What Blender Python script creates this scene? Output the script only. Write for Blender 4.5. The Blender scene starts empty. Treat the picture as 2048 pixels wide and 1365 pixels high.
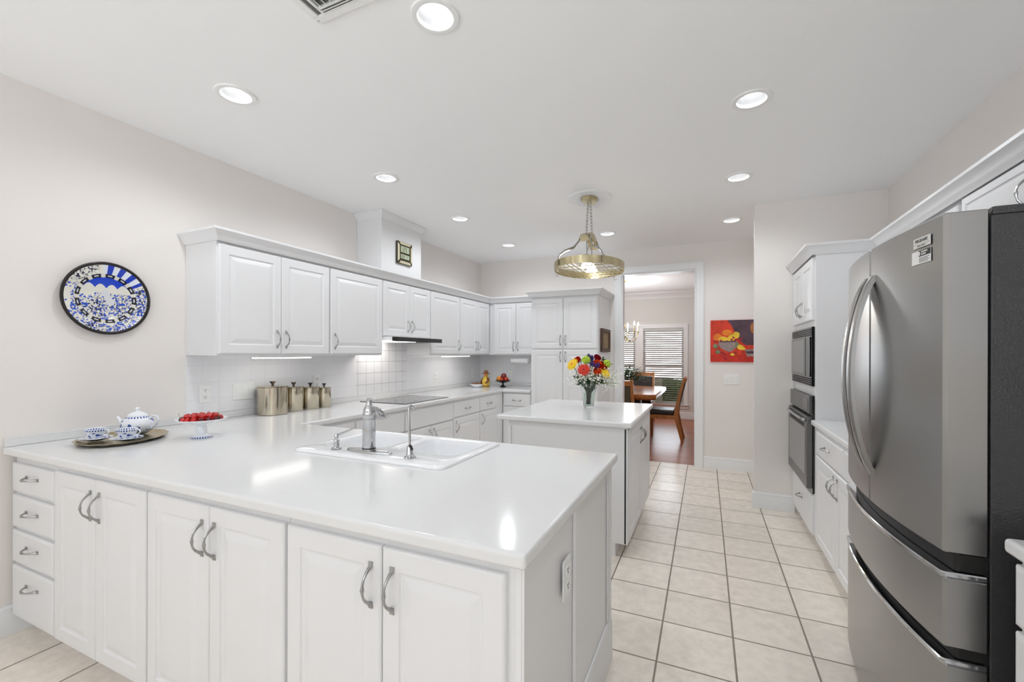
import bpy, bmesh, math, random
from mathutils import Matrix, Vector
random.seed(7)
PI = math.pi
S = bpy.context.scene
COL = S.collection

# ------------------------------------------------------------------ camera
cd = bpy.data.cameras.new('camera'); cam = bpy.data.objects.new('camera', cd); COL.objects.link(cam)
cd.sensor_width = 36.0; cd.lens = 873.0 / 2048 * 36; cd.shift_y = (707.7 - 682.5) / 2048
cd.clip_start = 0.02; cd.clip_end = 100
cam.location = (0, 0, 1.372)
cam.rotation_mode = 'XYZ'
cam.matrix_world = Matrix.Translation((0, 0, 1.372)) @ Matrix.Rotation(math.radians(24.15), 4, 'Z') @ Matrix.Rotation(PI / 2, 4, 'X') @ Matrix.Rotation(0.0028, 4, 'Z')
S.camera = cam

# ------------------------------------------------------------------ world, exposure
W = bpy.data.worlds.new('daylight'); S.world = W; W.use_nodes = True
W.node_tree.nodes['Background'].inputs[0].default_value = (0.93, 0.97, 1, 1)
W.node_tree.nodes['Background'].inputs[1].default_value = 0.7
S.view_settings.view_transform = 'Standard'; S.view_settings.look = 'None'
S.view_settings.exposure = 0.19; S.view_settings.gamma = 1.0; S.view_settings.use_curve_mapping = False
S.cycles.use_denoising = True
S.cycles.max_bounces = 10; S.cycles.diffuse_bounces = 6; S.cycles.glossy_bounces = 4
S.cycles.transmission_bounces = 8; S.cycles.transparent_max_bounces = 8
S.cycles.caustics_reflective = False; S.cycles.caustics_refractive = False
S.cycles.sample_clamp_indirect = 6.0

# area lamps: added fill at unseen rear windows, daylight stand-ins at the dining windows
def area(name, loc, rot, sx, sy, power, col=(1, 1, 1), spread=180):
    l = bpy.data.lights.new(name, 'AREA'); l.shape = 'RECTANGLE'; l.size = sx; l.size_y = sy
    l.energy = power; l.color = col
    l.spread = math.radians(spread)
    o = bpy.data.objects.new(name, l); COL.objects.link(o); o.location = loc; o.rotation_euler = rot
    return o
DAY = (0.86, 0.93, 1.0)
for x_ in (-2.3, -0.85, 0.6):
    area('rear_fill_light', (x_, -3.30, 1.45), (-PI / 2 - 1.1, 0, PI), 1.2, 2.0, 34, DAY, 140)  # added fill from behind the camera, tilted up to lift the ceiling
for x_ in (-0.875, -1.87):
    area('dining_window_daylight', (x_, 9.80, 1.12), (-PI / 2, 0, 0), 0.8, 1.6, 10, DAY)
    area('garden_backlight', (x_, 10.7, 1.76), (-PI / 2, 0, 0), 1.1, 1.88, 17, DAY)  # added lamp outside; backlights the slats and shows white between them

CEIL = 2.712; XL = -3.10; XR = 1.33; YB = 5.755; YR = -3.2; CT = 0.914

# ------------------------------------------------------------------ materials
def lin(c):
    return tuple((v / 255 / 12.92 if v / 255 <= 0.04045 else ((v / 255 + 0.055) / 1.055) ** 2.4) for v in c) + (1.0,)
def mat(name, rgb, rough=0.5, metal=0.0, var=0.0, vscale=8.0, bump=0.0, bscale=60.0, emit=0.0, trans=0.0, ior=1.45, coat=0.0, spec=0.5, stretch=None):
    m = bpy.data.materials.new(name); m.use_nodes = True
    nt = m.node_tree; N = nt.nodes; L = nt.links; b = N['Principled BSDF']
    c = lin(rgb)
    b.inputs['Base Color'].default_value = c; b.inputs['Roughness'].default_value = rough
    b.inputs['Metallic'].default_value = metal; b.inputs['IOR'].default_value = ior
    b.inputs['Transmission Weight'].default_value = trans; b.inputs['Coat Weight'].default_value = coat
    b.inputs['Specular IOR Level'].default_value = spec
    if emit:
        b.inputs['Emission Color'].default_value = c; b.inputs['Emission Strength'].default_value = emit
    tc = N.new('ShaderNodeTexCoord'); src = tc.outputs['Object']
    if stretch:
        mp = N.new('ShaderNodeMapping'); mp.inputs['Scale'].default_value = stretch
        L.new(src, mp.inputs[0]); src = mp.outputs[0]
    if var:
        n = N.new('ShaderNodeTexNoise'); n.inputs['Scale'].default_value = vscale; n.inputs['Detail'].default_value = 4
        L.new(src, n.inputs['Vector'])
        r = N.new('ShaderNodeValToRGB')
        r.color_ramp.elements[0].position = 0.3; r.color_ramp.elements[1].position = 0.7
        r.color_ramp.elements[0].color = tuple(max(0, v * (1 - var)) for v in c[:3]) + (1,)
        r.color_ramp.elements[1].color = tuple(min(1, v * (1 + var)) for v in c[:3]) + (1,)
        L.new(n.outputs['Fac'], r.inputs[0]); L.new(r.outputs[0], b.inputs['Base Color'])
    if bump:
        n2 = N.new('ShaderNodeTexNoise'); n2.inputs['Scale'].default_value = bscale; n2.inputs['Detail'].default_value = 2
        L.new(src, n2.inputs['Vector'])
        bp = N.new('ShaderNodeBump'); bp.inputs['Strength'].default_value = bump; bp.inputs['Distance'].default_value = 0.002
        L.new(n2.outputs['Fac'], bp.inputs['Height']); L.new(bp.outputs[0], b.inputs['Normal'])
    return m

def math_node(nt, op, a, b=None):
    n = nt.nodes.new('ShaderNodeMath'); n.operation = op
    for i, v in enumerate((a, b)):
        if v is None: continue
        if isinstance(v, (int, float)): n.inputs[i].default_value = v
        else: nt.links.new(v, n.inputs[i])
    return n.outputs[0]
def grid_mat(name, tile, grout, px, py, ox, oy, gw, ax=('X', 'Y'), rot=0.0, rough=0.3, var=0.06, vscale=14, fine=0.0, dist=0.0008):
    """square tiles in object space with recessed grout"""
    m = mat(name, tile, rough); nt = m.node_tree; N = nt.nodes; L = nt.links; b = N['Principled BSDF']
    tc = N.new('ShaderNodeTexCoord'); mp = N.new('ShaderNodeMapping'); mp.inputs['Rotation'].default_value = (0, 0, rot)
    L.new(tc.outputs['Object'], mp.inputs[0])
    sp = N.new('ShaderNodeSeparateXYZ'); L.new(mp.outputs[0], sp.inputs[0])
    masks = []; cells = []
    for a, p, o in ((ax[0], px, ox), (ax[1], py, oy)):
        u = math_node(nt, 'DIVIDE', math_node(nt, 'SUBTRACT', sp.outputs[a], o), p)
        fr = math_node(nt, 'FRACT', u); cells.append(math_node(nt, 'FLOOR', u))
        d = math_node(nt, 'ABSOLUTE', math_node(nt, 'SUBTRACT', fr, 0.5))
        mr = N.new('ShaderNodeMapRange'); mr.inputs[1].default_value = 0.5 - gw / p * 0.75; mr.inputs[2].default_value = 0.5 - gw / p * 0.35
        L.new(d, mr.inputs[0]); masks.append(mr.outputs[0])
    g = math_node(nt, 'MAXIMUM', masks[0], masks[1])
    n = N.new('ShaderNodeTexNoise'); n.inputs['Scale'].default_value = vscale; n.inputs['Detail'].default_value = 7; n.inputs['Roughness'].default_value = 0.65
    L.new(tc.outputs['Object'], n.inputs['Vector'])
    wn = N.new('ShaderNodeTexWhiteNoise'); wn.noise_dimensions = '2D'
    cb = N.new('ShaderNodeCombineXYZ'); L.new(cells[0], cb.inputs[0]); L.new(cells[1], cb.inputs[1]); L.new(cb.outputs[0], wn.inputs['Vector'])
    t = lin(tile)
    r = N.new('ShaderNodeValToRGB'); r.color_ramp.elements[0].position = 0.32; r.color_ramp.elements[1].position = 0.68
    r.color_ramp.elements[0].color = tuple(v * (1 - var) for v in t[:3]) + (1,)
    r.color_ramp.elements[1].color = tuple(min(1, v * (1 + var * .6)) for v in t[:3]) + (1,)
    f = math_node(nt, 'ADD', n.outputs['Fac'], math_node(nt, 'MULTIPLY', math_node(nt, 'SUBTRACT', wn.outputs['Value'], 0.5), 0.2))
    L.new(f, r.inputs[0])
    mx = N.new('ShaderNodeMix'); mx.data_type = 'RGBA'
    L.new(g, mx.inputs[0]); L.new(r.outputs[0], mx.inputs[6]); mx.inputs[7].default_value = lin(grout)
    L.new(mx.outputs[2], b.inputs['Base Color'])
    rr = math_node(nt, 'ADD', math_node(nt, 'MULTIPLY', g, 0.4), rough); L.new(rr, b.inputs['Roughness'])
    bp = N.new('ShaderNodeBump'); bp.inputs['Strength'].default_value = 0.6; bp.inputs['Distance'].default_value = dist
    h = math_node(nt, 'SUBTRACT', math_node(nt, 'MULTIPLY', n.outputs['Fac'], fine), g); L.new(h, bp.inputs['Height']); L.new(bp.outputs[0], b.inputs['Normal'])
    return m
def plank_mat(name, c0, c1, w, length, rough=0.25):
    m = mat(name, c0, rough); nt = m.node_tree; N = nt.nodes; L = nt.links; b = N['Principled BSDF']
    tc = N.new('ShaderNodeTexCoord'); br = N.new('ShaderNodeTexBrick')
    br.inputs['Scale'].default_value = 1; br.inputs['Brick Width'].default_value = length; br.inputs['Row Height'].default_value = w
    br.inputs['Mortar Size'].default_value = 0.0012; br.offset = 0.37
    br.inputs['Color1'].default_value = lin(c0); br.inputs['Color2'].default_value = lin(c1); br.inputs['Mortar'].default_value = lin(tuple(v * .45 for v in c0))
    L.new(tc.outputs['Object'], br.inputs['Vector'])
    mp = N.new('ShaderNodeMapping'); mp.inputs['Scale'].default_value = (2, 30, 30); L.new(tc.outputs['Object'], mp.inputs[0])
    n = N.new('ShaderNodeTexNoise'); n.inputs['Scale'].default_value = 3; n.inputs['Detail'].default_value = 6; L.new(mp.outputs[0], n.inputs['Vector'])
    mx = N.new('ShaderNodeMix'); mx.data_type = 'RGBA'; mx.blend_type = 'MULTIPLY'; mx.inputs[0].default_value = 0.5
    r = N.new('ShaderNodeValToRGB'); r.color_ramp.elements[0].color = (.55, .55, .55, 1); r.color_ramp.elements[1].color = (1.25, 1.25, 1.25, 1)
    L.new(n.outputs['Fac'], r.inputs[0]); L.new(br.outputs[0], mx.inputs[6]); L.new(r.outputs[0], mx.inputs[7])
    L.new(mx.outputs[2], b.inputs['Base Color'])
    return m

M = {}
M['wall'] = mat('wall_paint_warm_white', (236, 231, 227), 0.85, var=0.008, vscale=1.5, bump=0.05, bscale=220)
M['ceil'] = mat('ceiling_paint', (248, 248, 248), 0.9, bump=0.05, bscale=180)
M['trim'] = mat('trim_paint_white', (238, 239, 240), 0.35, var=0.006, vscale=3)
M['cab'] = mat('cabinet_lacquer_white', (231, 231, 232), 0.28, var=0.006, vscale=4)
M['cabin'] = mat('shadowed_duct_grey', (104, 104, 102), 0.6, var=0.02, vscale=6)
M['top'] = mat('solid_white_worktop', (227, 227, 227), 0.13, var=0.006, vscale=30, coat=0.0)
M['sink'] = mat('white_sink_enamel', (242, 243, 245), 0.08, var=0.004, vscale=5, coat=0.3)
M['chrome'] = mat('polished_chrome', (196, 197, 199), 0.07, 1.0, var=0.03, vscale=12)
M['nickel'] = mat('pewter_pull_metal', (172, 172, 172), 0.22, 1.0, var=0.12, vscale=60)
M['brass'] = mat('antique_brass', (198, 186, 150), 0.25, 1.0, var=0.06, vscale=20)
M['steelcan'] = mat('brushed_champagne_steel', (202, 193, 174), 0.14, 1.0, var=0.05, vscale=10, stretch=(40, 40, 1))
M['knobdark'] = mat('dark_bronze_knob', (74, 68, 60), 0.3, 0.8, var=0.05)
M['black'] = mat('black_gloss', (16, 16, 16), 0.12, var=0.1, coat=0.3)
M['blackmatte'] = mat('black_matte', (26, 25, 24), 0.55, var=0.1)
M['ink'] = mat('dark_print_ink', (40, 40, 42), 0.5, var=0.1)
M['ovenglass'] = mat('grey_reflective_oven_glass', (150, 151, 153), 0.1, 0.85, var=0.04)
M['ovensteel'] = mat('dark_oven_steel', (116, 116, 116), 0.3, 0.9, var=0.04, stretch=(1, 60, 60))
M['fridge'] = mat('dark_stainless_steel', (160, 159, 157), 0.3, 1.0, var=0.008, vscale=4, stretch=(1, 1, 60))
M['fridgeside'] = mat('charcoal_textured_panel', (62, 62, 63), 0.3, 0.0, bump=1.0, bscale=150, var=0.06, vscale=70)
M['badge'] = mat('silver_badge', (216, 216, 214), 0.3, 0.4, var=0.02)
M['sticker'] = mat('white_sticker_paper', (226, 226, 224), 0.5, var=0.01)
M['glasscook'] = mat('grey_glass_cooktop', (46, 46, 47), 0.06, var=0.06, coat=0.6)
M['plug'] = mat('white_plastic_plate', (240, 240, 238), 0.35, var=0.006)
M['slot'] = mat('dark_socket_slot', (58, 56, 54), 0.6, var=0.05)
M['tile_floor'] = grid_mat('cream_floor_tile', (242, 233, 221), (142, 131, 118), .3222, .3222, -.1975, 2.043, .0078, rot=-.004, rough=0.26, var=0.11, vscale=16, fine=0.25, dist=0.001)
M['splash'] = grid_mat('white_backsplash_tile', (238, 238, 240), (226, 226, 227), .1135, .1135, .12, .945, .003, ax=('Y', 'Z'), rough=0.15, var=0.01)
M['splashx'] = grid_mat('white_backsplash_tile_rear', (238, 238, 240), (226, 226, 227), .1135, .1135, .12, .945, .003, ax=('X', 'Z'), rough=0.15, var=0.01)
M['splashd'] = grid_mat('white_tile_shaded_grout', (236, 236, 238), (170, 172, 174), .1135, .1135, 3.136, .945, .0035, ax=('Y', 'Z'), rough=0.15, var=0.015)  # grout colour darkened to stand for weaker light behind the cooktop
M['woodfloor'] = plank_mat('reddish_wood_planks', (160, 86, 42), (140, 70, 32), .085, 1.1, 0.28)
M['wood'] = mat('honey_oak', (176, 112, 54), 0.35, var=0.22, vscale=3, stretch=(14, 14, 1.2))
M['woodtop'] = mat('dark_honey_table_top', (160, 96, 48), 0.18, var=0.2, vscale=3, stretch=(12, 1.2, 12))
M['leather'] = mat('dark_leather', (44, 40, 36), 0.4, var=0.15, vscale=20, bump=0.2, bscale=120)
M['olive'] = mat('olive_brown_upholstery', (84, 76, 58), 0.7, var=0.1, vscale=30)
M['blind'] = mat('white_blind_slats', (240, 240, 238), 0.5, var=0.01)
_nt = M['blind'].node_tree; _tl = _nt.nodes.new('ShaderNodeBsdfTranslucent'); _tl.inputs[0].default_value = (.9, .9, .88, 1)
_ms = _nt.nodes.new('ShaderNodeMixShader'); _ms.inputs[0].default_value = .3
_nt.links.new(_nt.nodes['Principled BSDF'].outputs[0], _ms.inputs[1]); _nt.links.new(_tl.outputs[0], _ms.inputs[2]); _nt.links.new(_ms.outputs[0], _nt.nodes['Material Output'].inputs[0])
M['glass'] = mat('clear_glass', (245, 250, 248), 0.0, trans=1.0, ior=1.45)
M['pane'] = mat('window_pane_glass', (250, 252, 252), 0.0, trans=1.0, ior=1.02)
M['water'] = mat('vase_water', (228, 238, 226), 0.0, trans=1.0, ior=1.33)
M['lamp'] = mat('lit_lamp_lens', (250, 252, 255), 0.4, emit=1.9)
M['lampcan'] = mat('white_lamp_reflector', (226, 226, 226), 0.4, var=0.004)
M['bulb'] = mat('lit_bulb', (255, 248, 236), 0.4, emit=12.0)
M['flame'] = mat('lit_candle_bulb', (255, 238, 205), 0.4, emit=60.0)
M['strip'] = mat('lit_strip_lens', (255, 252, 246), 0.4, emit=7.0)
M['hoodlamp'] = mat('lit_hood_lens', (255, 250, 244), 0.4, emit=4.5)
M['candle'] = mat('cream_candle_sleeve', (238, 228, 196), 0.5, var=0.03)
M['porc'] = mat('white_porcelain', (240, 243, 247), 0.12, var=0.005, coat=0.3)
M['silver'] = mat('tarnished_silver_tray', (196, 182, 150), 0.25, 1.0, var=0.15, vscale=40, bump=0.25, bscale=90)
M['cherry'] = mat('red_cherry_skin', (196, 28, 26), 0.2, var=0.25, vscale=30, coat=0.3)
M['cherrydark'] = mat('dark_cherry_skin', (88, 18, 22), 0.2, var=0.25, vscale=30, coat=0.3)
M['stemg'] = mat('green_flower_stem', (92, 122, 58), 0.6, var=0.15, vscale=30)
M['leafg'] = mat('dark_green_leaf', (54, 84, 44), 0.5, var=0.3, vscale=40)
M['leafs'] = mat('grey_green_leaf', (98, 112, 84), 0.6, var=0.3, vscale=30)
M['pred'] = mat('red_petals', (206, 42, 18), 0.5, var=0.15, vscale=60)
M['pyel'] = mat('yellow_petals', (250, 208, 30), 0.5, var=0.12, vscale=60)
M['porange'] = mat('orange_petals', (240, 100, 36), 0.5, var=0.15, vscale=60)
M['plime'] = mat('lime_green_petals', (178, 206, 62), 0.5, var=0.12, vscale=60)
M['ppurple'] = mat('deep_purple_petals', (70, 42, 112), 0.6, var=0.2, vscale=60)
M['pcrim'] = mat('crimson_petals', (150, 20, 40), 0.55, var=0.15, vscale=60)
M['pwhite'] = mat('white_tiny_blossoms', (248, 247, 238), 0.6, var=0.03)
M['apple'] = mat('dark_red_apple', (124, 34, 32), 0.3, var=0.3, vscale=18, coat=0.2)
M['peach'] = mat('orange_peach', (240, 150, 62), 0.5, var=0.2, vscale=9)
M['redfruit'] = mat('bright_red_apple', (190, 62, 42), 0.3, var=0.25, vscale=14, coat=0.2)
M['iron'] = mat('black_cast_stand', (32, 34, 36), 0.25, 0.2, var=0.1)
M['straw'] = mat('yellow_glazed_ceramic', (222, 186, 66), 0.3, var=0.18, vscale=60, coat=0.3)
M['brownc'] = mat('brown_glazed_ceramic', (122, 70, 36), 0.3, var=0.25, vscale=40, coat=0.3)
M['skinc'] = mat('orange_glazed_ceramic', (216, 140, 72), 0.35, var=0.12, vscale=50)
M['nuts'] = mat('mixed_dried_nuts', (140, 92, 48), 0.6, var=0.4, vscale=60)
M['paper'] = mat('paper_towel_white', (240, 240, 240), 0.9, var=0.01, bump=0.2, bscale=200)
M['clockf'] = mat('dark_bronze_clock_case', (66, 60, 46), 0.3, 0.5, var=0.06)
M['clockb'] = mat('champagne_clock_bevel', (226, 218, 190), 0.25, 0.6, var=0.03)
M['lcd'] = mat('pale_green_display', (186, 196, 166), 0.25, var=0.03)
M['frame'] = mat('dark_walnut_frame', (82, 58, 46), 0.5, var=0.2, vscale=20)
M['hedge'] = mat('garden_hedge_leaves', (64, 84, 46), 0.8, var=0.5, vscale=14)
M['bark'] = mat('tree_bark', (150, 140, 126), 0.9, var=0.3, vscale=14)
M['lawn'] = mat('garden_lawn', (176, 186, 150), 0.9, var=0.2, vscale=3)
M['gold'] = mat('polished_brass_chandelier', (190, 168, 110), 0.2, 1.0, var=0.05)

# ------------------------------------------------------------------ mesh builder
class MB:
    def __init__(s): s.bm = bmesh.new(); s.mi = 0; s.mats = []; s.wn = False
    def use(s, m):
        if m not in s.mats: s.mats.append(m)
        s.mi = s.mats.index(m); return s
    def raw(s, vs, fs, T=None):
        bv = [s.bm.verts.new((T @ Vector(v)) if T else v) for v in vs]; out = []
        for f in fs:
            try:
                fc = s.bm.faces.new([bv[i] for i in f]); fc.material_index = s.mi; out.append(fc)
            except ValueError: pass
        return bv, out
    def box(s, x0, x1, y0, y1, z0, z1, bev=0.0, seg=2, T=None):
        vs = [(x0, y0, z0), (x1, y0, z0), (x1, y1, z0), (x0, y1, z0), (x0, y0, z1), (x1, y0, z1), (x1, y1, z1), (x0, y1, z1)]
        fs = [(0, 3, 2, 1), (4, 5, 6, 7), (0, 1, 5, 4), (1, 2, 6, 5), (2, 3, 7, 6), (3, 0, 4, 7)]
        bv, out = s.raw(vs, fs, T)
        if bev:
            s.wn = True
            es = list({e for f in out for e in f.edges})
            r = bmesh.ops.bevel(s.bm, geom=es, offset=bev, segments=seg, affect='EDGES', profile=0.5)
            for f in r['faces']: f.material_index = s.mi
        return s
    def loft(s, rings, cap0=True, cap1=True, closed=True, T=None):
        n = len(rings[0]); vs = [p for r in rings for p in r]; fs = []
        for i in range(len(rings) - 1):
            for j in range(n if closed else n - 1):
                k = (j + 1) % n
                fs.append((i * n + j, i * n + k, (i + 1) * n + k, (i + 1) * n + j))
        if cap0: fs.append(tuple(reversed(range(n))))
        if cap1: fs.append(tuple((len(rings) - 1) * n + j for j in range(n)))
        s.raw(vs, fs, T); return s
    def lathe(s, prof, n=24, T=None, sx=1, sy=1, cap=True):
        rings = [[(max(r, 1e-4) * math.cos(2 * PI * j / n) * sx, max(r, 1e-4) * math.sin(2 * PI * j / n) * sy, z) for j in range(n)] for r, z in prof]
        return s.loft(rings, cap, cap, True, T)
    def tube(s, pts, r, n=8, T=None, flat=1.0):
        pts = [Vector(p) for p in pts]; rs = r if isinstance(r, (list, tuple)) else [r] * len(pts)
        up = None; rings = []
        for i, p in enumerate(pts):
            t = (pts[min(i + 1, len(pts) - 1)] - pts[max(i - 1, 0)]).normalized()
            if up is None:
                a = Vector((0, 0, 1)) if abs(t.z) < .9 else Vector((1, 0, 0))
                up = (a - t * a.dot(t)).normalized()
            else: up = (up - t * up.dot(t)).normalized()
            sd = t.cross(up)
            rings.append([tuple(p + (up * math.cos(2 * PI * j / n) * flat + sd * math.sin(2 * PI * j / n)) * rs[i]) for j in range(n)])
        return s.loft(rings, True, True, True, T)
    def ball(s, c, r, sc=(1, 1, 1), n=12, m=8, T=None):
        rings = [[(c[0] + r * sc[0] * math.sin(a) * math.cos(2 * PI * j / n), c[1] + r * sc[1] * math.sin(a) * math.sin(2 * PI * j / n), c[2] - r * sc[2] * math.cos(a)) for j in range(n)]
                 for a in [max(.02, min(PI - .02, PI * i / m)) for i in range(m + 1)]]
        return s.loft(rings, True, True, True, T)
    def sweep(s, path, prof, side=1, T=None):
        """profile (out, z) carried along a 2D path with mitred corners; side=1 puts 'out' on the right of travel"""
        P = [Vector(p) for p in path]; rings = []
        for i, p in enumerate(P):
            ds = []
            if i > 0: ds.append((P[i] - P[i - 1]).normalized())
            if i < len(P) - 1: ds.append((P[i + 1] - P[i]).normalized())
            ns = [Vector((d.y, -d.x)) * side for d in ds]
            nn = ns[0] if len(ns) == 1 else (ns[0] + ns[1]) / (1 + ns[0].dot(ns[1]))
            rings.append([(p.x + nn.x * o, p.y + nn.y * o, z) for o, z in prof])
        s.loft(rings, True, True, True, T); return s
    def build(s, name, m=None, parent=None, loc=None, smooth=35, norm=True):
        if norm: bmesh.ops.recalc_face_normals(s.bm, faces=s.bm.faces[:])
        me = bpy.data.meshes.new(name); s.bm.to_mesh(me); s.bm.free()
        for mm in (s.mats if s.mats else [m]): me.materials.append(mm)
        if smooth:
            for p in me.polygons: p.use_smooth = True
            me.set_sharp_from_angle(angle=math.radians(smooth))
        o = bpy.data.objects.new(name, me); COL.objects.link(o)
        if parent: o.parent = parent
        if loc: o.location = loc
        if s.wn and smooth:
            w = o.modifiers.new('weighted_normal', 'WEIGHTED_NORMAL'); w.keep_sharp = True; w.weight = 100
        return o
def tag(o, label=None, cat=None, group=None, kind=None):
    if label: o['label'] = label
    if cat: o['category'] = cat
    if group: o['group'] = group
    if kind: o['kind'] = kind
    return o
def thing(name, label, cat, loc=(0, 0, 0), rz=0.0, group=None):
    o = bpy.data.objects.new(name, None); COL.objects.link(o); o.empty_display_size = .05
    o.location = loc; o.rotation_euler = (0, 0, rz)
    return tag(o, label, cat, group)
def share(name, src, parent, loc, rot=(0, 0, 0)):
    o = bpy.data.objects.new(name, src.data if hasattr(src, 'data') else src); COL.objects.link(o); o.parent = parent
    o.location = loc; o.rotation_euler = rot; return o
def copy_tree(o, parent=None):
    c = o.copy(); COL.objects.link(c)
    if parent: c.parent = parent
    for ch in list(o.children): copy_tree(ch, c)
    return c
def struct(name, mb, m):
    return tag(mb.build(name, m, smooth=30), kind='structure')
def Rz(a): return Matrix.Rotation(a, 4, 'Z')
def Rx(a): return Matrix.Rotation(a, 4, 'X')
def Ry(a): return Matrix.Rotation(a, 4, 'Y')
def Tr(*p): return Matrix.Translation(p)

# ------------------------------------------------------------------ the room
def wall_holes(axis, at, th, u0, u1, z0, z1, holes):
    """wall slab with rectangular openings; axis 'Y' = wall spans x at y=at.., 'X' = spans y"""
    mb = MB(); us = sorted({u0, u1, *[h[0] for h in holes], *[h[1] for h in holes]})
    for a, b in zip(us, us[1:]):
        mid = (a + b) / 2; hs = sorted([h for h in holes if h[0] < mid < h[1]], key=lambda h: h[2])
        z = z0; segs = []
        for h in hs: segs.append((z, h[2])); z = h[3]
        segs.append((z, z1))
        for s0, s1 in segs:
            if s1 - s0 < 1e-4: continue
            if axis == 'Y': mb.box(a, b, at, at + th, s0, s1)
            else: mb.box(at, at + th, a, b, s0, s1)
    bmesh.ops.remove_doubles(mb.bm, verts=mb.bm.verts[:], dist=1e-5)
    return mb
DX0, DX1, DZ = -1.025, -0.130, 2.41
DY = 9.90
struct('floor', MB().box(XL - .1, 1.75, YR - .1, YB + .07, -.1, 0), M['tile_floor'])
struct('floor_dining', MB().box(XL - .1, 1.75, YB + .07, DY + .1, -.1, 0), M['woodfloor'])
struct('ceiling', MB().box(XL - .1, 1.75, YR - .1, DY + .1, CEIL, CEIL + .1), M['ceil'])
struct('wall_left', MB().box(XL - .1, XL, YR - .1, DY + .1, 0, CEIL), M['wall'])
struct('wall_right', MB().box(XR, XR + .1, YR, 4.505, 0, CEIL), M['wall'])
struct('wall_stub', MB().box(.380, XR + .1, 4.462, 4.505, 0, CEIL), M['wall'])
struct('wall_hall', MB().box(1.65, 1.75, 4.505, DY, 0, CEIL), M['wall'])
struct('wall_back', wall_holes('Y', YB, .14, XL, 1.65, 0, CEIL, [(DX0, DX1, 0, DZ)]), M['wall'])
RW = [(x - .6, x + .6, .45, 2.45) for x in (-2.3, -.85, .6)]  # rear window openings out of view, added to bring in fill light
struct('wall_rear', wall_holes('Y', YR - .1, .1, XL, 1.75, 0, CEIL, RW), M['wall'])
for i, h in enumerate(RW):
    mb = MB()
    for a, b, c, d in ((h[0], h[0] + .05, h[2], h[3]), (h[1] - .05, h[1], h[2], h[3]), (h[0] + .05, h[1] - .05, h[2], h[2] + .05), (h[0] + .05, h[1] - .05, h[3] - .05, h[3])):
        mb.box(a, b, YR - .08, YR - .03, c, d)
    struct('window_%d' % (3 + i), mb, M['trim'])
DW = [(-1.29, -.46, .31, 1.93), (-2.29, -1.457, .31, 1.93)]
M['wall_d'] = mat('dining_wall_cool_grey_white', (226, 224, 221), .85, var=.008, vscale=1.5)
struct('wall_dining', wall_holes('Y', DY, .1, XL, 1.65, 0, CEIL, DW), M['wall_d'])

# baseboards
BBP = [(0, 0), (.014, 0), (.014, .105), (.010, .118), (.012, .128), (.006, .140), (0, .142)]
def baseboard(name, path, side):
    struct(name, MB().sweep(path, BBP, side), M['trim'])
baseboard('baseboard_left', [(XL, YR), (XL, 1.02)], 1)
baseboard('baseboard_back', [(-.046, YB), (1.64, YB)], 1)
baseboard('baseboard_stub', [(.379, 4.503), (.379, 4.462), (.692, 4.462)], 1)
baseboard('baseboard_dining', [(XL, DY), (1.65, DY)], 1)
# door casing to the dining room, jamb lining
mb = MB()
CP = [(0, 0), (0, .018), (.012, .022), (.05, .016), (.07, .022), (.082, .02), (.084, 0)]
def casing(x0, x1, zt, yf, dirn, legs=True, z0=0.0, w=.084):
    mb = MB()
    # loop: left leg up, head, right leg down, profile (across, out)
    pts = [(x0, z0), (x0, zt), (x1, zt), (x1, z0)]
    nrm = [(-1, 0), (-1, 1), (1, 1), (1, 0)]
    rings = [[(p[0] + n[0] * o * w / .084, yf + dirn * t, p[1] + n[1] * o * w / .084) for o, t in CP] for p, n in zip(pts, nrm)]
    mb.loft(rings); return mb
mb = casing(DX0, DX1, DZ, YB, -1)
mb.box(DX0 - .002, DX0 + .018, YB + .001, YB + .139, 0, DZ); mb.box(DX1 - .018, DX1 + .002, YB + .001, YB + .139, 0, DZ); mb.box(DX0 + .018, DX1 - .018, YB + .001, YB + .139, DZ - .018, DZ + .002)
struct('trim_1', mb, M['trim'])
struct('trim_2', MB().sweep([(XL, DY), (1.65, DY)], [(0, 2.56), (.02, 2.565), (.028, 2.60), (.06, 2.655), (.085, 2.675), (.09, 2.711), (0, 2.711)], 1), M['trim'])
# dining windows with sills
for i, h in enumerate(DW):
    mb = MB()
    for a, b, c, d in ((h[0], h[0] + .045, h[2], h[3]), (h[1] - .045, h[1], h[2], h[3]), (h[0] + .045, h[1] - .045, h[2], h[2] + .05), (h[0] + .045, h[1] - .045, h[3] - .05, h[3]), (h[0] + .045, h[1] - .045, 1.10, 1.145)):
        mb.box(a, b, DY + .03, DY + .07, c, d)
    w = struct('window_%d' % (i + 1), mb, M['trim'])
    p = MB().box(h[0] + .04, h[1] - .04, DY + .048, DY + .052, h[2] + .04, h[3] - .04).build('pane', M['pane'], w)
mb = casing(-2.29, -.46, 1.93, DY, -1, z0=.31)
mb.box(-1.457, -1.29, DY - .02, DY, .31, 1.93)
struct('trim_3', mb, M['trim'])
struct('trim_4', MB().box(-2.40, -.35, DY - .055, DY, .285, .31, .006).box(-2.38, -.37, DY - .018, DY, .215, .285, .004), M['trim'])
# worktop-height rear tile panels on the walls
struct('trim_5', MB().box(XL, XL + .006, 1.722, 3.226, CT + .046, 1.353), M['splash'])
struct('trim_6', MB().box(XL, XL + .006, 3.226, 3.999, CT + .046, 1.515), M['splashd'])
struct('trim_7', MB().box(XL, XL + .006, 3.999, YB, CT + .046, 1.353), M['splash'])
struct('trim_8', MB().box(XL + .006, -2.022, YB - .006, YB, CT + .046, 1.353), M['splashx'])

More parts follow.
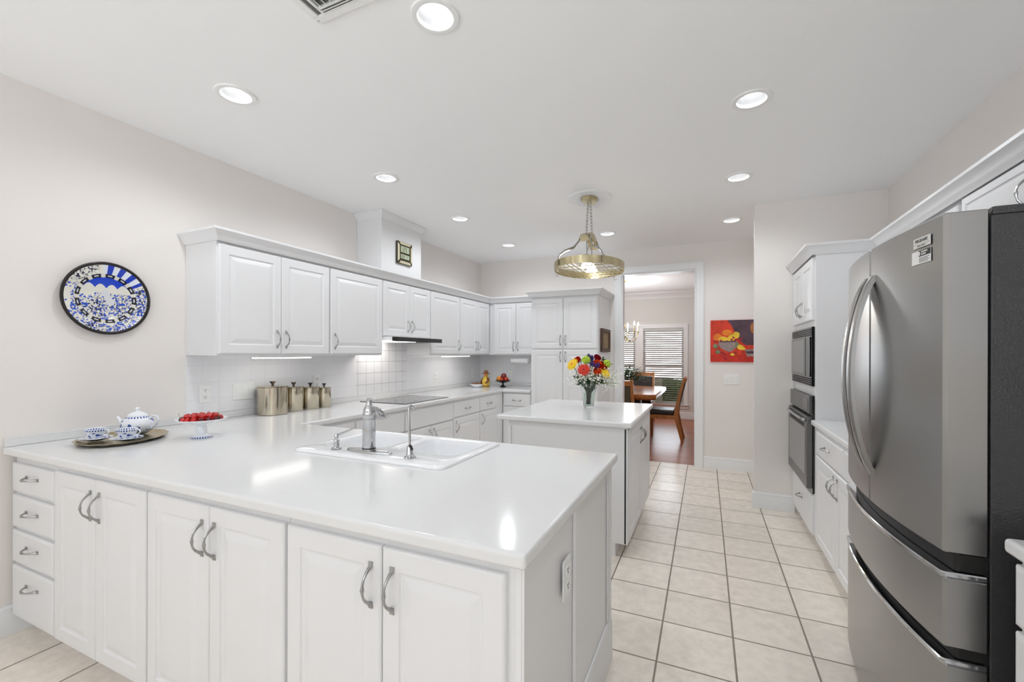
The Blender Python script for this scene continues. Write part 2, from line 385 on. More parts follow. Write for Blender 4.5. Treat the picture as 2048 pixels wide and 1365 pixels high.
# ------------------------------------------------------------------ cabinet parts
def pull_mesh():
    mb = MB(); pts = []; rs = []
    for i in range(17):
        t = -1 + 2 * i / 16
        y = -.030 * (1 - abs(t) ** 2.6) - .004
        pts.append((0, y, t * .050)); rs.append(.0034 + .0022 * abs(t) ** 3 + (.0026 if i == 8 else .0012 if i in (7, 9) else 0))
    mb.tube(pts, rs, 8)
    for sg in (-1, 1):
        mb.loft([[(-.0065, 0, sg * .046), (.0065, 0, sg * .046), (.008, 0, sg * .064), (-.008, 0, sg * .064)],
                 [(-.004, -.006, sg * .048), (.004, -.006, sg * .048), (.0065, -.004, sg * .063), (-.0065, -.004, sg * .063)]])
        mb.tube([(0, -.001, sg * .052), (0, -.012, sg * .047)], [.006, .004], 8)
    o = mb.build('handle', M['nickel']); me = o.data; bpy.data.objects.remove(o); return me
PULL = pull_mesh()
def rect_rings(x0, x1, z0, z1, prof):
    return [[(x0 + i, y, z0 + i), (x1 - i, y, z0 + i), (x1 - i, y, z1 - i), (x0 + i, y, z1 - i)] for i, y in prof]
DOORP = [(0, 0), (0, -.013), (.0025, -.0165), (.007, -.019), (.058, -.019), (.061, -.0145), (.066, -.0125), (.071, -.0125), (.074, -.0135), (.094, -.0185), (.098, -.019)]
DRAWP = [(0, 0), (0, -.012), (.003, -.016), (.009, -.018), (.012, -.019)]
FLATP = [(0, 0), (0, -.016), (.003, -.019)]
def front(kind, x0, x1, z0, z1, parent, pull=None):
    """door / drawer front in cabinet space (face at y<=0); pull=(x, z, 'v'|'h')"""
    prof = DOORP if kind == 'door' else DRAWP if kind == 'drawer' else FLATP
    if kind == 'door' and min(x1 - x0, z1 - z0) < .24:
        prof = [(i * .6 if i > .02 else i, y) for i, y in DOORP]
    o = MB().loft(rect_rings(x0, x1, z0, z1, prof)).build('door' if kind == 'door' else 'drawer' if kind == 'drawer' else 'panel', M['cab'], parent, smooth=0)
    if pull:
        share('handle', PULL, o, (pull[0], -.019, pull[1]), (0, 0, 0) if pull[2] == 'v' else (0, PI / 2, 0))
    return o
def cabinet(name, label, x, y, rz, w, d, z0, z1, fronts, toe=0.0, group=None, cat='cabinet', open_top=None):
    """fronts: (kind, x0, x1, z0, z1, pull) with z in room height"""
    t = thing(name, label, cat, (x, y, z0), rz, group)
    if open_top:                       # sink units: hollow, the side next to the basin kept low
        h = z1 - z0; hl, hr = (h if v else .62 for v in open_top)
        mb = MB().box(.0006, .018, 0, d, toe, hl).box(w - .018, w - .0006, 0, d, toe, hr).box(.0182, w - .0182, 0, .018, toe, h).box(.0182, w - .0182, d - .018, d, toe, h).box(.0182, w - .0182, .0182, d - .0182, toe, toe + .018)
        if hl < h: mb.box(.0006, .018, 0, .018, hl, h).box(.0006, .018, d - .018, d, hl, h)
        if hr < h: mb.box(w - .018, w - .0006, 0, .018, hr, h).box(w - .018, w - .0006, d - .018, d, hr, h)
    else: mb = MB().box(.0006, w - .0006, 0, d, toe, z1 - z0, .0015, 1)
    mb.build('carcass', M['cab'], t)
    if toe: MB().box(.001, w - .001, .07, d - .01, 0, toe).build('toe_kick', M['cab'], t)
    for f in fronts:
        k, a, b, c, e = f[:5]; p = f[5] if len(f) > 5 else None
        if p: p = (p[0], p[1] - z0, p[2])
        front(k, a, b, c - z0, e - z0, t, p)
    return t
RL, RB, RR = PI / 2, 0.0, -PI / 2      # left run faces +X, back run / peninsula faces -Y, right run faces -X
ZU0, ZU1 = 1.354, 2.085

# left wall uppers: local x runs with room Y
FX = -2.785
def upper(name, label, y0, y1, splits, pulls, z0=ZU0, last=None):
    fr = []
    for i, (a, b) in enumerate(zip(splits, splits[1:])):
        p = (pulls[i] - y0, z0 + .115, 'v')
        fr.append(('door', a - y0 + .0015, b - y0 - .0015, z0 + .012, ZU1 - .03, p))
    return cabinet(name, label, FX, y0, RL, y1 - y0, .314, z0, ZU1, fr)
upper('wall_cabinet', 'white two-door wall cabinet at the near end above the big steel canister', 1.720, 2.600, (1.728, 2.164, 2.596), (2.128, 2.200))
upper('wall_cabinet', 'white single-door wall cabinet just left of the range hood cabinet', 2.601, 3.226, (2.606, 3.220), (2.650,))
upper('wall_cabinet', 'short white two-door wall cabinet above the range hood', 3.227, 3.998, (3.232, 3.628, 3.994), (3.595, 3.661), z0=1.528)
upper('wall_cabinet', 'white single-door wall cabinet just right of the range hood', 3.999, 4.620, (4.006, 4.616), (4.580,))
upper('wall_cabinet', 'white two-door wall cabinet on the left wall beside the inner corner', 4.621, 5.440, (4.626, 5.043, 5.400), (5.008, 5.078))
cabinet('wall_cabinet', 'white two-door wall cabinet on the far wall left of the pantry', -2.784, 5.441, RB, .760, .312, ZU0, ZU1,
        [('door', .075, .405, ZU0 + .012, ZU1 - .03, (.375, ZU0 + .115, 'v')), ('door', .409, .755, ZU0 + .012, ZU1 - .03, (.44, ZU0 + .115, 'v'))])
CROWN = [(0, 2.070), (.006, 2.070), (.010, 2.078), (.016, 2.084), (.022, 2.100), (.036, 2.118), (.046, 2.126), (.050, 2.130), (.050, 2.144), (0, 2.144)]
crown = MB().sweep([(XL, 1.719), (FX + .0205, 1.719), (FX + .0205, 5.4195), (-2.024, 5.4195)], CROWN, 1)
crown.box(XL + .001, FX + .02, 1.72, 5.42, 2.0855, 2.10)
crown.box(XL + .001, -2.024, 5.42, YB - .001, 2.0855, 2.10)
tag(crown.build('crown_moulding', M['cab']), 'white crown moulding along the top of the left and corner wall cabinets', 'moulding')
# pantry
t = cabinet('pantry_cabinet', 'tall white four-door pantry cabinet beside the dining room doorway', -2.0225, 5.10, RB, .8475, .654, 0, 2.085,
            [('door', .008, .418, 1.435, 2.05, (.388, 1.535, 'v')), ('door', .422, .836, 1.435, 2.05, (.452, 1.535, 'v')),
             ('door', .008, .418, .115, 1.418, (.388, 1.335, 'v')), ('door', .422, .836, .115, 1.418, (.452, 1.335, 'v'))], toe=.1)
pc = MB().sweep([(-2.0225, 5.36), (-2.0225, 5.081), (-1.1745, 5.081), (-1.1745, YB - .001)], [(o * 1.15, z + .004) for o, z in CROWN], -1 if False else 1)
pc.bm.free()
pc = MB().sweep([(-1.1745, YB - .001), (-1.1745, 5.080), (-2.0235, 5.080), (-2.0235, 5.35)], [(o * 1.2, z + .003) for o, z in CROWN], -1)
pc.box(-2.022, -1.176, 5.082, YB - .002, 2.0856, 2.10)
tag(pc.build('crown_moulding', M['cab']), 'white crown moulding capping the tall pantry cabinet', 'moulding')

# hood chimney box up to the ceiling
t = thing('hood_chimney', 'boxy white vent chimney rising from the wall cabinets to the ceiling', 'hood', (XL, 3.24, 2.145))
MB().box(.001, .30, 0, .62, 0, CEIL - 2.146).build('casing', M['cab'], t)
MB().sweep([(.001, 0), (.30, 0), (.30, .62), (.001, .62)], [(0, .50), (.006, .50), (.012, .512), (.03, .535), (.042, .545), (.045, .552), (.045, .566), (0, .566)], 1).build('crown', M['cab'], t)
# clock on the chimney
def seven(mb, ch, x, z, w, h, th):
    seg = {'0': 'abcdef', '1': 'bc', '2': 'abged', '3': 'abgcd', '4': 'fgbc', '5': 'afgcd', '6': 'afgedc', '7': 'abc', '8': 'abcdefg', '9': 'abcdfg'}
    R_ = {'a': (0, w, h - th, h), 'd': (0, w, 0, th), 'g': (0, w, h / 2 - th / 2, h / 2 + th / 2), 'f': (0, th, h / 2, h), 'b': (w - th, w, h / 2, h), 'e': (0, th, 0, h / 2), 'c': (w - th, w, 0, h / 2)}
    for q in seg.get(ch, ''):
        a, b, c, d = R_[q]; mb.box(x + a, x + b, -.0006, 0, z + c, z + d)
t = thing('wall_clock', 'square digital clock in a dark and champagne frame on the vent chimney', 'clock', (XL + .3012, 3.445, 2.262), RL)
cw, ch_ = .232, .222
MB().box(0, cw, -.022, 0, 0, ch_, .006).build('case', M['clockf'], t)
mb = MB()
for (p, q) in (((.028, .204), 'b'), ((.028, .204), 't')):
    z = 0 if q == 'b' else ch_
    s = 1 if q == 'b' else -1
    mb.loft([[(.022, -.0224, z + s * .004), (cw - .022, -.0224, z + s * .004), (cw - .042, -.0245, z + s * .030), (.042, -.0245, z + s * .030)],
             [(.022, -.0255, z + s * .006), (cw - .022, -.0255, z + s * .006), (cw - .042, -.0265, z + s * .030), (.042, -.0265, z + s * .030)]])
for s, x in ((1, 0), (-1, cw)):
    mb.loft([[(x + s * .004, -.0224, .022), (x + s * .004, -.0224, ch_ - .022), (x + s * .030, -.0245, ch_ - .042), (x + s * .030, -.0245, .042)],
             [(x + s * .006, -.0255, .022), (x + s * .006, -.0255, ch_ - .022), (x + s * .030, -.0265, ch_ - .042), (x + s * .030, -.0265, .042)]])
mb.build('bevel', M['clockb'], t)
d = MB().box(.05, cw - .05, -.0245, -.022, .118, .178).box(.05, cw - .05, -.0245, -.022, .056, .096).build('display', M['lcd'], t)
for q, (chars, x_, sx_, z_, w_, h_, th_) in enumerate((('1201', .058, .030, .127, .022, .042, .005), ('6874', .060, .028, .064, .018, .024, .004))):
    for i, c in enumerate(chars):
        mb = MB(); seven(mb, c, x_ + i * sx_, z_, w_, h_, th_); mb.build('digit', M['ink'], d, (0, -.0245, 0))

# range hood
t = thing('range_hood', 'slim dark-fronted slide-out range hood with its light on over the cooktop', 'hood', (XL + .007, 3.232, 1.480))
MB().box(0, .43, 0, .762, .012, .044, .003).build('body', M['plug'], t)
MB().box(.4305, .455, -.004, .79, .004, .046, .002).build('front_rail', M['black'], t)
MB().box(.04, .40, .04, .40, .004, .0115).build('lamp_lens', M['hoodlamp'], t)
MB().box(.04, .40, .42, .74, .006, .0115).build('filter', M['blackmatte'], t)
# under-cabinet light strips
for y0, y1, lb in ((2.02, 2.50, 'slim lit strip lamp under the wall cabinets above the canisters'), (4.38, 5.00, 'slim lit strip lamp under the wall cabinets right of the hood')):
    t = thing('strip_lamp', lb, 'lamp', (-2.87, y0, ZU0 - .0215))
    MB().box(-.03, .03, 0, y1 - y0, .006, .0212, .002).build('housing', M['plug'], t)
    MB().box(-.022, .022, .01, y1 - y0 - .01, 0, .0058).build('lens', M['strip'], t)

# ------------------------------------------------------------------ base cabinets, left and back runs
BX = -2.43; TB = CT - .039
def base(name, label, y0, y1, fronts):
    return cabinet(name, label, BX, y0, RL, y1 - y0, .66, 0, TB, [(f[0], f[1] - y0, f[2] - y0, f[3], f[4]) + (((f[5][0] - y0, f[5][1], f[5][2]),) if len(f) > 5 else ()) for f in fronts], toe=.1)
base('base_cabinet', 'white flat-panel base unit on the left run behind the sink', 2.035, 3.100,
     [('panel', 2.06, 2.50, .12, .855), ('panel', 2.524, 3.094, .69, .855), ('panel', 2.524, 3.094, .12, .675)])
base('base_cabinet', 'white base cabinet under the glass cooktop with a wide blank drawer panel', 3.101, 3.900,
     [('panel', 3.107, 3.894, .69, .855), ('door', 3.107, 3.497, .12, .675, (3.465, .585, 'v')), ('door', 3.503, 3.894, .12, .675, (3.535, .585, 'v'))])
base('base_cabinet', 'white drawer-over-door base cabinet just right of the cooktop', 3.901, 4.480,
     [('drawer', 3.908, 4.473, .70, .855, (4.19, .775, 'h')), ('door', 3.908, 4.473, .12, .685, (3.955, .60, 'v'))])
base('base_cabinet', 'white drawer-over-door base cabinet nearest the inner corner of the left run', 4.481, 5.129,
     [('drawer', 4.487, 4.93, .70, .855, (4.71, .775, 'h')), ('door', 4.487, 4.93, .12, .685, (4.53, .60, 'v'))])
cabinet('base_cabinet', 'narrow white drawer-over-door base cabinet on the far wall beside the pantry', -2.428, 5.13, RB, .404, .62, 0, TB,
        [('drawer', .02, .392, .70, .855, (.205, .775, 'h')), ('door', .02, .392, .12, .685)], toe=.1)

# worktop: peninsula + left run + back run in one piece, with the sink cut-out
def slab(cells_x, cells_y, inside, z0, z1, bev=.011):
    mb = MB(); bm = mb.bm; vd = {}
    def V(x, y):
        if (x, y) not in vd: vd[(x, y)] = bm.verts.new((x, y, z0))
        return vd[(x, y)]
    fs = []
    for a, b in zip(cells_x, cells_x[1:]):
        for c, d in zip(cells_y, cells_y[1:]):
            if inside((a + b) / 2, (c + d) / 2): fs.append(bm.faces.new([V(a, c), V(b, c), V(b, d), V(a, d)]))
    r = bmesh.ops.extrude_face_region(bm, geom=fs)
    for v in [g for g in r['geom'] if isinstance(g, bmesh.types.BMVert)]: v.co.z = z1
    bmesh.ops.recalc_face_normals(bm, faces=bm.faces[:])
    bmesh.ops.dissolve_limit(bm, angle_limit=.01, verts=bm.verts[:], edges=bm.edges[:])
    es = [e for e in bm.edges if len(e.link_faces) == 2 and e.calc_face_angle(0) > .5]
    bmesh.ops.bevel(bm, geom=es, offset=bev, segments=3, affect='EDGES', profile=.5)
    mb.wn = True
    return mb
SX0, SX1, SY0, SY1 = -1.775, -.945, 1.440, 1.985
PX, PY0, PY1 = -.375, .914, 2.032
CX, CY = -2.405, 5.085
def inside(x, y):
    if SX0 + .03 < x < SX1 - .03 and SY0 + .03 < y < SY1 - .03: return False
    return (x < PX and PY0 < y < PY1) or (x < CX and y > PY0) or (y > CY and x < -2.026)
tag(slab([XL + .001, CX, -2.026, SX0 + .03, SX1 - .03, PX], [PY0, SY0 + .03, SY1 - .03, PY1, CY, YB - .001], inside, CT - .038, CT).build('worktop', M['top'], smooth=40),
    'continuous glossy white worktop wrapping from the peninsula along the left and far walls', 'worktop')
mb = MB().box(XL + .001, XL + .020, .918, YB - .02, CT + .0005, CT + .045, .003)
mb.box(XL + .001, -2.026, YB - .0195, YB - .001, CT + .0005, CT + .045, .003)
tag(mb.build('splash_strip', M['top']), 'low white upstand strip where the long worktop meets the walls', 'upstand')

# ------------------------------------------------------------------ peninsula cabinets (front faces the camera)
PF = .958; PD = 1.02
def pen(label, x0, x1, fronts, name='base_cabinet', open_top=None):
    return cabinet(name, label, x0, PF, RB, x1 - x0, PD, 0, TB, [(f[0], f[1] - x0, f[2] - x0, f[3], f[4]) + (((f[5][0] - x0, f[5][1], f[5][2]),) if len(f) > 5 else ()) for f in fronts], toe=.085, open_top=open_top)
pen('white four-drawer peninsula unit at the left end by the wall', -3.085, -2.656,
    [('drawer', -3.075, -2.664, .700, .838, (-2.862, .782, 'h')), ('drawer', -3.075, -2.664, .530, .684, (-2.862, .618, 'h')),
     ('drawer', -3.075, -2.664, .360, .514, (-2.862, .450, 'h')), ('drawer', -3.075, -2.664, .100, .344, (-2.862, .270, 'h'))], 'drawer_cabinet')
ZD = .845
pen('white two-door peninsula cabinet right beside the four-drawer unit', -2.655, -1.934,
    [('door', -2.650, -2.304, .098, ZD, (-2.337, .735, 'v')), ('door', -2.300, -1.940, .098, ZD, (-2.268, .735, 'v'))])
pen('white two-door peninsula cabinet in the middle of the peninsula front', -1.933, -1.184,
    [('door', -1.928, -1.560, .098, ZD, (-1.592, .732, 'v')), ('door', -1.556, -1.191, .098, ZD, (-1.526, .732, 'v'))], open_top=(1, 0))
t = pen('white two-door peninsula cabinet at the open right end below the worktop corner', -1.183, -.402,
        [('door', -1.177, -.812, .098, ZD, (-.845, .734, 'v')), ('door', -.808, -.438, .098, ZD, (-.772, .734, 'v'))], open_top=(0, 1))
# end panel of that cabinet: framed panels, pilaster and base moulding, in cabinet space
ex = .781
mb = MB().box(ex, ex + .006, -.0, .012, .02, TB - .001)
mb.box(ex, ex + .012, .425, .470, .02, TB - .001, .002).box(ex, ex + .009, .470, .490, .02, TB - .001, .002)
mb.box(ex, ex + .009, .975, PD - .001, .02, TB - .001, .002)
mb.box(ex, ex + .009, .490, .975, TB - .03, TB - .001, .002)
mb.box(ex, ex + .006, .95, .975, .2, TB - .03, .002)
mb.build('end_panel', M['cab'], t)
MB().sweep([(ex, .46), (ex, PD), ], [(0, 0), (.014, 0), (.014, .16), (.011, .178), (.006, .19), (0, .192)], 1).build('base_moulding', M['cab'], t)

# ------------------------------------------------------------------ sink and taps
def rrect(x0, x1, y0, y1, r, z, n=6):
    pts = []
    for cx, cy, a0 in ((x1 - r, y1 - r, 0), (x0 + r, y1 - r, PI / 2), (x0 + r, y0 + r, PI), (x1 - r, y0 + r, 1.5 * PI)):
        for i in range(n + 1):
            a = a0 + PI / 2 * i / n; pts.append((cx + r * math.cos(a), cy + r * math.sin(a), z))
    return pts
t = thing('kitchen_sink', 'white double-bowl drop-in sink set in the peninsula worktop', 'sink', (0, 0, CT))
mb = MB()
bowls = [(-1.735, -1.385, 1.615, 1.945), (-1.335, -.985, 1.615, 1.945)]
# rim plate: outer ring shell + deck with two bowl openings (deck quads stitched ring to ring)
outer = [rrect(SX0, SX1, SY0, SY1, .035, .0006), rrect(SX0, SX1, SY0, SY1, .035, .006), rrect(SX0 + .005, SX1 - .005, SY0 + .005, SY1 - .005, .032, .011), rrect(SX0 + .018, SX1 - .018, SY0 + .018, SY1 - .018, .026, .013)]
mb.loft(outer, False, False)
bm = mb.bm; bm.verts.ensure_lookup_table()
top_edge = [v for v in bm.verts if abs(v.co.z - .013) < 1e-6]
edges = [e for e in bm.edges if e.verts[0] in top_edge and e.verts[1] in top_edge]
allb = list(edges); bowlrings = []
for b in bowls:
    pts = rrect(*b, .07, .013, 8)
    vs = [bm.verts.new(p) for p in pts]
    es = [bm.edges.new((vs[i], vs[(i + 1) % len(vs)])) for i in range(len(vs))]
    allb += es; bowlrings.append((b, vs))
bmesh.ops.triangle_fill(bm, use_beauty=True, use_dissolve=False, edges=allb)
for b, vs in bowlrings:
    prev = vs
    for ins, z in ((.004, .011), (.008, .004), (.012, -.02), (.022, -.15), (.045, -.175), (.09, -.182)):
        pts = rrect(b[0] + ins, b[1] - ins, b[2] + ins, b[3] - ins, max(.02, .07 - ins * .3), z, 8)
        nv = [bm.verts.new(p) for p in pts]
        for i in range(len(nv)): bm.faces.new((prev[i], prev[(i + 1) % len(nv)], nv[(i + 1) % len(nv)], nv[i]))
        prev = nv
    bm.faces.new(prev)
mb.build('basin', M['sink'], t, smooth=50)
for b in bowls:
    c = ((b[0] + b[1]) / 2, (b[2] + b[3]) / 2)
    MB().lathe([(.0, -.180), (.045, -.180), (.045, -.176), (.036, -.175), (.03, -.178), (0, -.178)], 20, Tr(c[0], c[1], 0)).build('drain', M['chrome'], t)
ZS = CT + .0135
t = thing('kitchen_faucet', 'tall chrome pull-out faucet on an oval plate behind the sink', 'faucet', (-1.390, 1.530, ZS))
MB().loft([[(math.copysign(abs(math.cos(a)) ** .8, math.cos(a)) * .128 * k, math.sin(a) * .030 * k, z) for a in [2 * PI * j / 32 for j in range(32)]] for k, z in ((1, 0), (1, .004), (.95, .009), (.8, .011))]).build('base_plate', M['chrome'], t)
MB().lathe([(.029, .011), (.030, .016), (.028, .0165), (.0275, .019), (.0285, .021), (.0285, .10), (.0275, .140), (.0285, .143), (.0285, .148), (.027, .150), (.027, .160), (.0285, .163), (.0285, .17), (.027, .172), (.0265, .182), (.0235, .196), (.017, .208), (.0125, .218), (.0118, .232), (.0128, .238), (.010, .243), (0, .244)], 32).build('body', M['chrome'], t)
MB().lathe([(.0292, .0163), (.0298, .0168), (.0298, .0195), (.0285, .020)], 32).build('seal_ring', M['blackmatte'], t)
MB().tube([(.006, .008, .178), (.014, .024, .188), (.022, .040, .182), (.028, .052, .164), (.031, .058, .148)], [.015, .0155, .015, .0145, .016], 14).build('spout', M['chrome'], t)
MB().tube([(.024, .012, .152), (.05, .026, .150), (.068, .036, .155), (.082, .044, .166)], [.0055, .0045, .004, .0055], 10).build('lever', M['chrome'], t)
t = thing('soap_dispenser', 'small chrome soap dispenser with a slanted nozzle left of the faucet', 'dispenser', (-1.570, 1.515, ZS))
MB().lathe([(.022, 0), (.024, .004), (.020, .009), (.013, .012), (.012, .035), (.014, .038), (.012, .044), (.009, .048), (.009, .058), (.011, .061), (.008, .07), (0, .071)], 20).build('body', M['chrome'], t)
MB().tube([(0, 0, .063), (.03, .035, .078), (.052, .06, .092)], [.0055, .005, .0042], 10).build('nozzle', M['chrome'], t)
t = thing('filter_tap', 'slim chrome water filter tap with black lever right of the faucet', 'tap', (-1.158, 1.520, ZS))
MB().lathe([(.025, 0), (.026, .003), (.019, .008), (.015, .013), (.012, .045), (.008, .052), (0, .053)], 20).build('base', M['chrome'], t)
MB().tube([(0, 0, .05), (-.004, .002, .12), (-.010, .006, .205), (-.010, .009, .214), (-.006, .016, .218), (-.003, .026, .214), (-.002, .030, .204)], [.0055, .005, .0048, .0065, .0065, .0055, .005], 10).build('spout', M['chrome'], t)
MB().tube([(.004, -.004, .05), (.012, -.008, .048), (.024, -.014, .038)], [.007, .0065, .005], 8).build('lever', M['black'], t)

# cooktop
t = thing('glass_cooktop', 'flat dark glass electric cooktop set in the left worktop', 'cooktop', (-2.99, 3.165, CT))
MB().box(0, .53, 0, .715, .0006, .006, .002).build('glass', M['glasscook'], t)
mb = MB()
for cx, cy, r in ((.15, .19, .09), (.15, .52, .105), (.38, .19, .105), (.38, .53, .08)):
    mb.loft([[(cx + rr * math.cos(2 * PI * j / 40), cy + rr * math.sin(2 * PI * j / 40), .0064) for j in range(40)] for rr in (r, r - .004)], False, False)
mb.build('burner_rings', M['knobdark'], t)

# ------------------------------------------------------------------ island
t = cabinet('kitchen_island', 'white island cabinet in the middle of the kitchen with two doors on its aisle side', -.478 - .020, 2.985, RL, 1.165, .865, 0, TB,
            [('door', .006, .575, .10, .858, (.545, .735, 'v')), ('door', .579, 1.158, .10, .858, (.610, .735, 'v'))], toe=.09)
MB().box(-.004, 0, -.012, .86, .09, TB - .001, .001).build('end_panel', M['cab'], t)
MB().box(-.0045, -.0041, -.001, .0095, .095, TB - .01).build('reveal', M['blackmatte'], t)
MB().box(-.02, .0, .84, .866, .09, TB - .04, .003).build('corner_strip', M['cab'], t)
tag(slab([-1.450, -.455], [2.945, 4.190], lambda x, y: True, CT - .038, CT).build('worktop', M['top'], smooth=40), 'square glossy white worktop on the island under the flower vase', 'worktop')

# ------------------------------------------------------------------ right side: oven tower, base, uppers
TX = .690
def right(name, label, yfar, ynear, fronts, z0, z1, fx=TX, d=.639, toe=0.0, cat='cabinet'):
    return cabinet(name, label, fx, yfar, RR, yfar - ynear, d, z0, z1, [(f[0], yfar - f[1], yfar - f[2], f[3], f[4]) + (((yfar - f[5][0], f[5][1], f[5][2]),) if len(f) > 5 else ()) for f in fronts], toe=toe, cat=cat)
tw = right('oven_tower', 'tall white oven tower cabinet standing against the stub wall', 4.461, 3.660,
           [('door', 4.435, 4.068, 1.615, 2.060, (4.10, 1.715, 'v')), ('door', 4.064, 3.690, 1.615, 2.060, (4.03, 1.715, 'v')),
            ('drawer', 4.435, 3.690, .095, .372, (4.06, .265, 'h'))], 0, 2.085, toe=.09)
# microwave and oven sit in the tower
t = thing('microwave_oven', 'black built-in microwave with louvred vents in the oven tower', 'microwave', (TX, 4.44, 1.145), RR)
MW = .755; MH = .425
MB().box(0, MW, -.020, -.0005, 0, MH, .003).build('trim_frame', M['black'], t)
mb = MB()
for zz in (.006, .020, .034, .048, MH - .062, MH - .048, MH - .034, MH - .020): mb.box(.012, MW - .012, -.026, -.020, zz, zz + .007)
mb.build('louvre', M['blackmatte'], t)
d = MB().box(.03, .60, -.032, -.0205, .066, MH - .072, .004).build('door', M['black'], t)
MB().box(.06, .555, -.0335, -.032, .085, MH - .09, .001).build('window', M['ovenglass'], d)
MB().box(.61, MW - .02, -.029, -.0205, .066, MH - .072, .003).build('control_panel', M['black'], t)
t = thing('wall_oven', 'dark steel single wall oven under the microwave in the tower', 'oven', (TX, 4.445, .385), RR)
OW = .765; OH = .695
MB().box(0, OW, -.012, -.0005, 0, OH, .003).build('trim_frame', M['black'], t)
MB().box(.004, OW - .004, -.035, -.0125, .565, OH - .004, .004).build('control_panel', M['ovensteel'], t)
MB().box(.56, .72, -.0365, -.035, .585, OH - .03).build('display', M['black'], t)
d = MB().box(.004, OW - .004, -.048, -.0125, .035, .548, .004).build('door', M['ovensteel'], t)
MB().box(.05, OW - .055, -.0495, -.048, .12, .455, .001).build('window', M['ovenglass'], d)
MB().box(.10, OW - .10, -.0492, -.048, .462, .490).build('vent', M['blackmatte'], d)
MB().tube([(.05, -.049, .515), (.055, -.060, .517), (.08, -.065, .517), (OW - .08, -.065, .517), (OW - .055, -.060, .517), (OW - .05, -.049, .515)], .011, 10).build('handle', M['chrome'], d)
# base run between tower and fridge
rb = right('base_cabinet', 'white base cabinet with drawer and double doors between oven tower and refrigerator', 3.659, 2.56,
           [('drawer', 3.55, 2.90, .70, .855, (3.24, .785, 'h')), ('drawer', 2.89, 2.58, .70, .855),
            ('door', 3.55, 3.052, .11, .69, (3.09, .60, 'v')), ('door', 3.046, 2.58, .11, .69, (3.01, .60, 'v'))], 0, TB, toe=.09)
mb = slab([.662, XR - .001], [2.555, 3.6585], lambda x, y: True, CT - .038, CT)
tag(mb.build('worktop', M['top'], smooth=40), 'short white worktop between the oven tower and the refrigerator', 'worktop')
right('wall_cabinet', 'white wall cabinet above the short worktop by the oven tower', 3.659, 2.630, [('door', 3.65, 3.145, ZU0 + .012, 2.055, (3.18, ZU0 + .115, 'v')), ('door', 3.141, 2.636, ZU0 + .012, 2.055, (3.10, ZU0 + .115, 'v'))], ZU0, 2.085, fx=1.050, d=.279)
right('wall_cabinet', 'white double-door wall cabinet above the refrigerator', 2.629, 1.560, [('door', 2.600, 2.098, 1.84, 2.068, (2.145, 1.945, 'v')), ('door', 2.094, 1.566, 1.84, 2.068, (2.045, 1.945, 'v'))], 1.83, 2.085, fx=1.050, d=.279)
right('wall_cabinet', 'white wall cabinet at the near right edge beyond the refrigerator', 1.559, .40, [('door', 1.555, .985, ZU0 + .012, 2.055), ('door', .98, .406, ZU0 + .012, 2.055)], ZU0, 2.085, fx=1.050, d=.279)
rc = MB().sweep([(TX - .020, 4.460), (TX - .020, 3.659), (1.030, 3.659), (1.030, .40)], CROWN, 1)
rc.box(TX - .019, XR - .001, 3.661, 4.460, 2.0856, 2.10); rc.box(1.032, XR - .001, .401, 3.658, 2.0856, 2.10)
tag(rc.build('crown_moulding', M['cab']), 'white crown moulding running from the oven tower over the refrigerator', 'moulding')
# near right base cabinet
right('base_cabinet', 'white drawer base cabinet at the right edge in front of the refrigerator side', 1.505, .45,
      [('drawer', 1.497, .98, .705, .855, (1.24, .78, 'h')), ('drawer', 1.497, .98, .42, .69, (1.24, .56, 'h')), ('drawer', 1.497, .98, .11, .405, (1.24, .26, 'h')),
       ('drawer', .97, .458, .705, .855), ('door', .97, .458, .11, .69)], 0, TB, fx=.712, d=.617, toe=.09)
tag(slab([.680, XR - .001], [.44, 1.512], lambda x, y: True, CT - .038, CT).build('worktop', M['top'], smooth=40), 'white worktop end jutting in at the right edge past the refrigerator', 'worktop')

# ------------------------------------------------------------------ refrigerator
FY0, FY1 = 1.602, 2.512; FYM = (FY0 + FY1) / 2; FB = .690
def fx_at(y):
    u = (y - FYM) / ((FY1 - FY0) / 2); return .602 - .043 * (1 - u * u)
def bowed(mb, y0, y1, z0, z1, back, off=0.0, n=14, round_=.008, top_in=None):
    ys = [y0 + (y1 - y0) * i / n for i in range(n + 1)]
    rings = []
    for z, ins in ((z0, .003), (z0 + .003, 0), (z1 - .003, 0), (z1, .003)):
        ring = [(back, y0 + ins, z)]
        ring += [(fx_at(y0) + off + round_, y0 + ins, z)]
        for y in ys[:]:
            yy = min(max(y, y0 + round_), y1 - round_); ring.append((fx_at(yy) + off + ins, yy, z))
        ring += [(fx_at(y1) + off + round_, y1 - ins, z), (back, y1 - ins, z)]
        rings.append(ring)
    mb.loft(rings); return mb
t = thing('refrigerator', 'dark stainless french-door refrigerator with two freezer drawers', 'refrigerator', (0, 0, 0))
MB().box(FB + .008, 1.315, FY0 + .004, FY1 - .004, .02, 1.752, .004).build('cabinet_body', M['fridgeside'], t)
MB().box(FB + .012, .86, FY0 + .006, FY0 + .10, 1.7525, 1.775, .004).build('hinge_cover', M['fridgeside'], t)
MB().box(FB + .012, .86, FY1 - .10, FY1 - .006, 1.7525, 1.775, .004).build('hinge_cover', M['fridgeside'], t)
MB().box(FB, FB + .007, FY0 + .012, FY1 - .012, .06, 1.745).build('gasket', M['blackmatte'], t)
MB().box(FB + .0, FB + .05, FY0 + .02, FY1 - .02, .0, .019).build('foot_grille', M['blackmatte'], t)
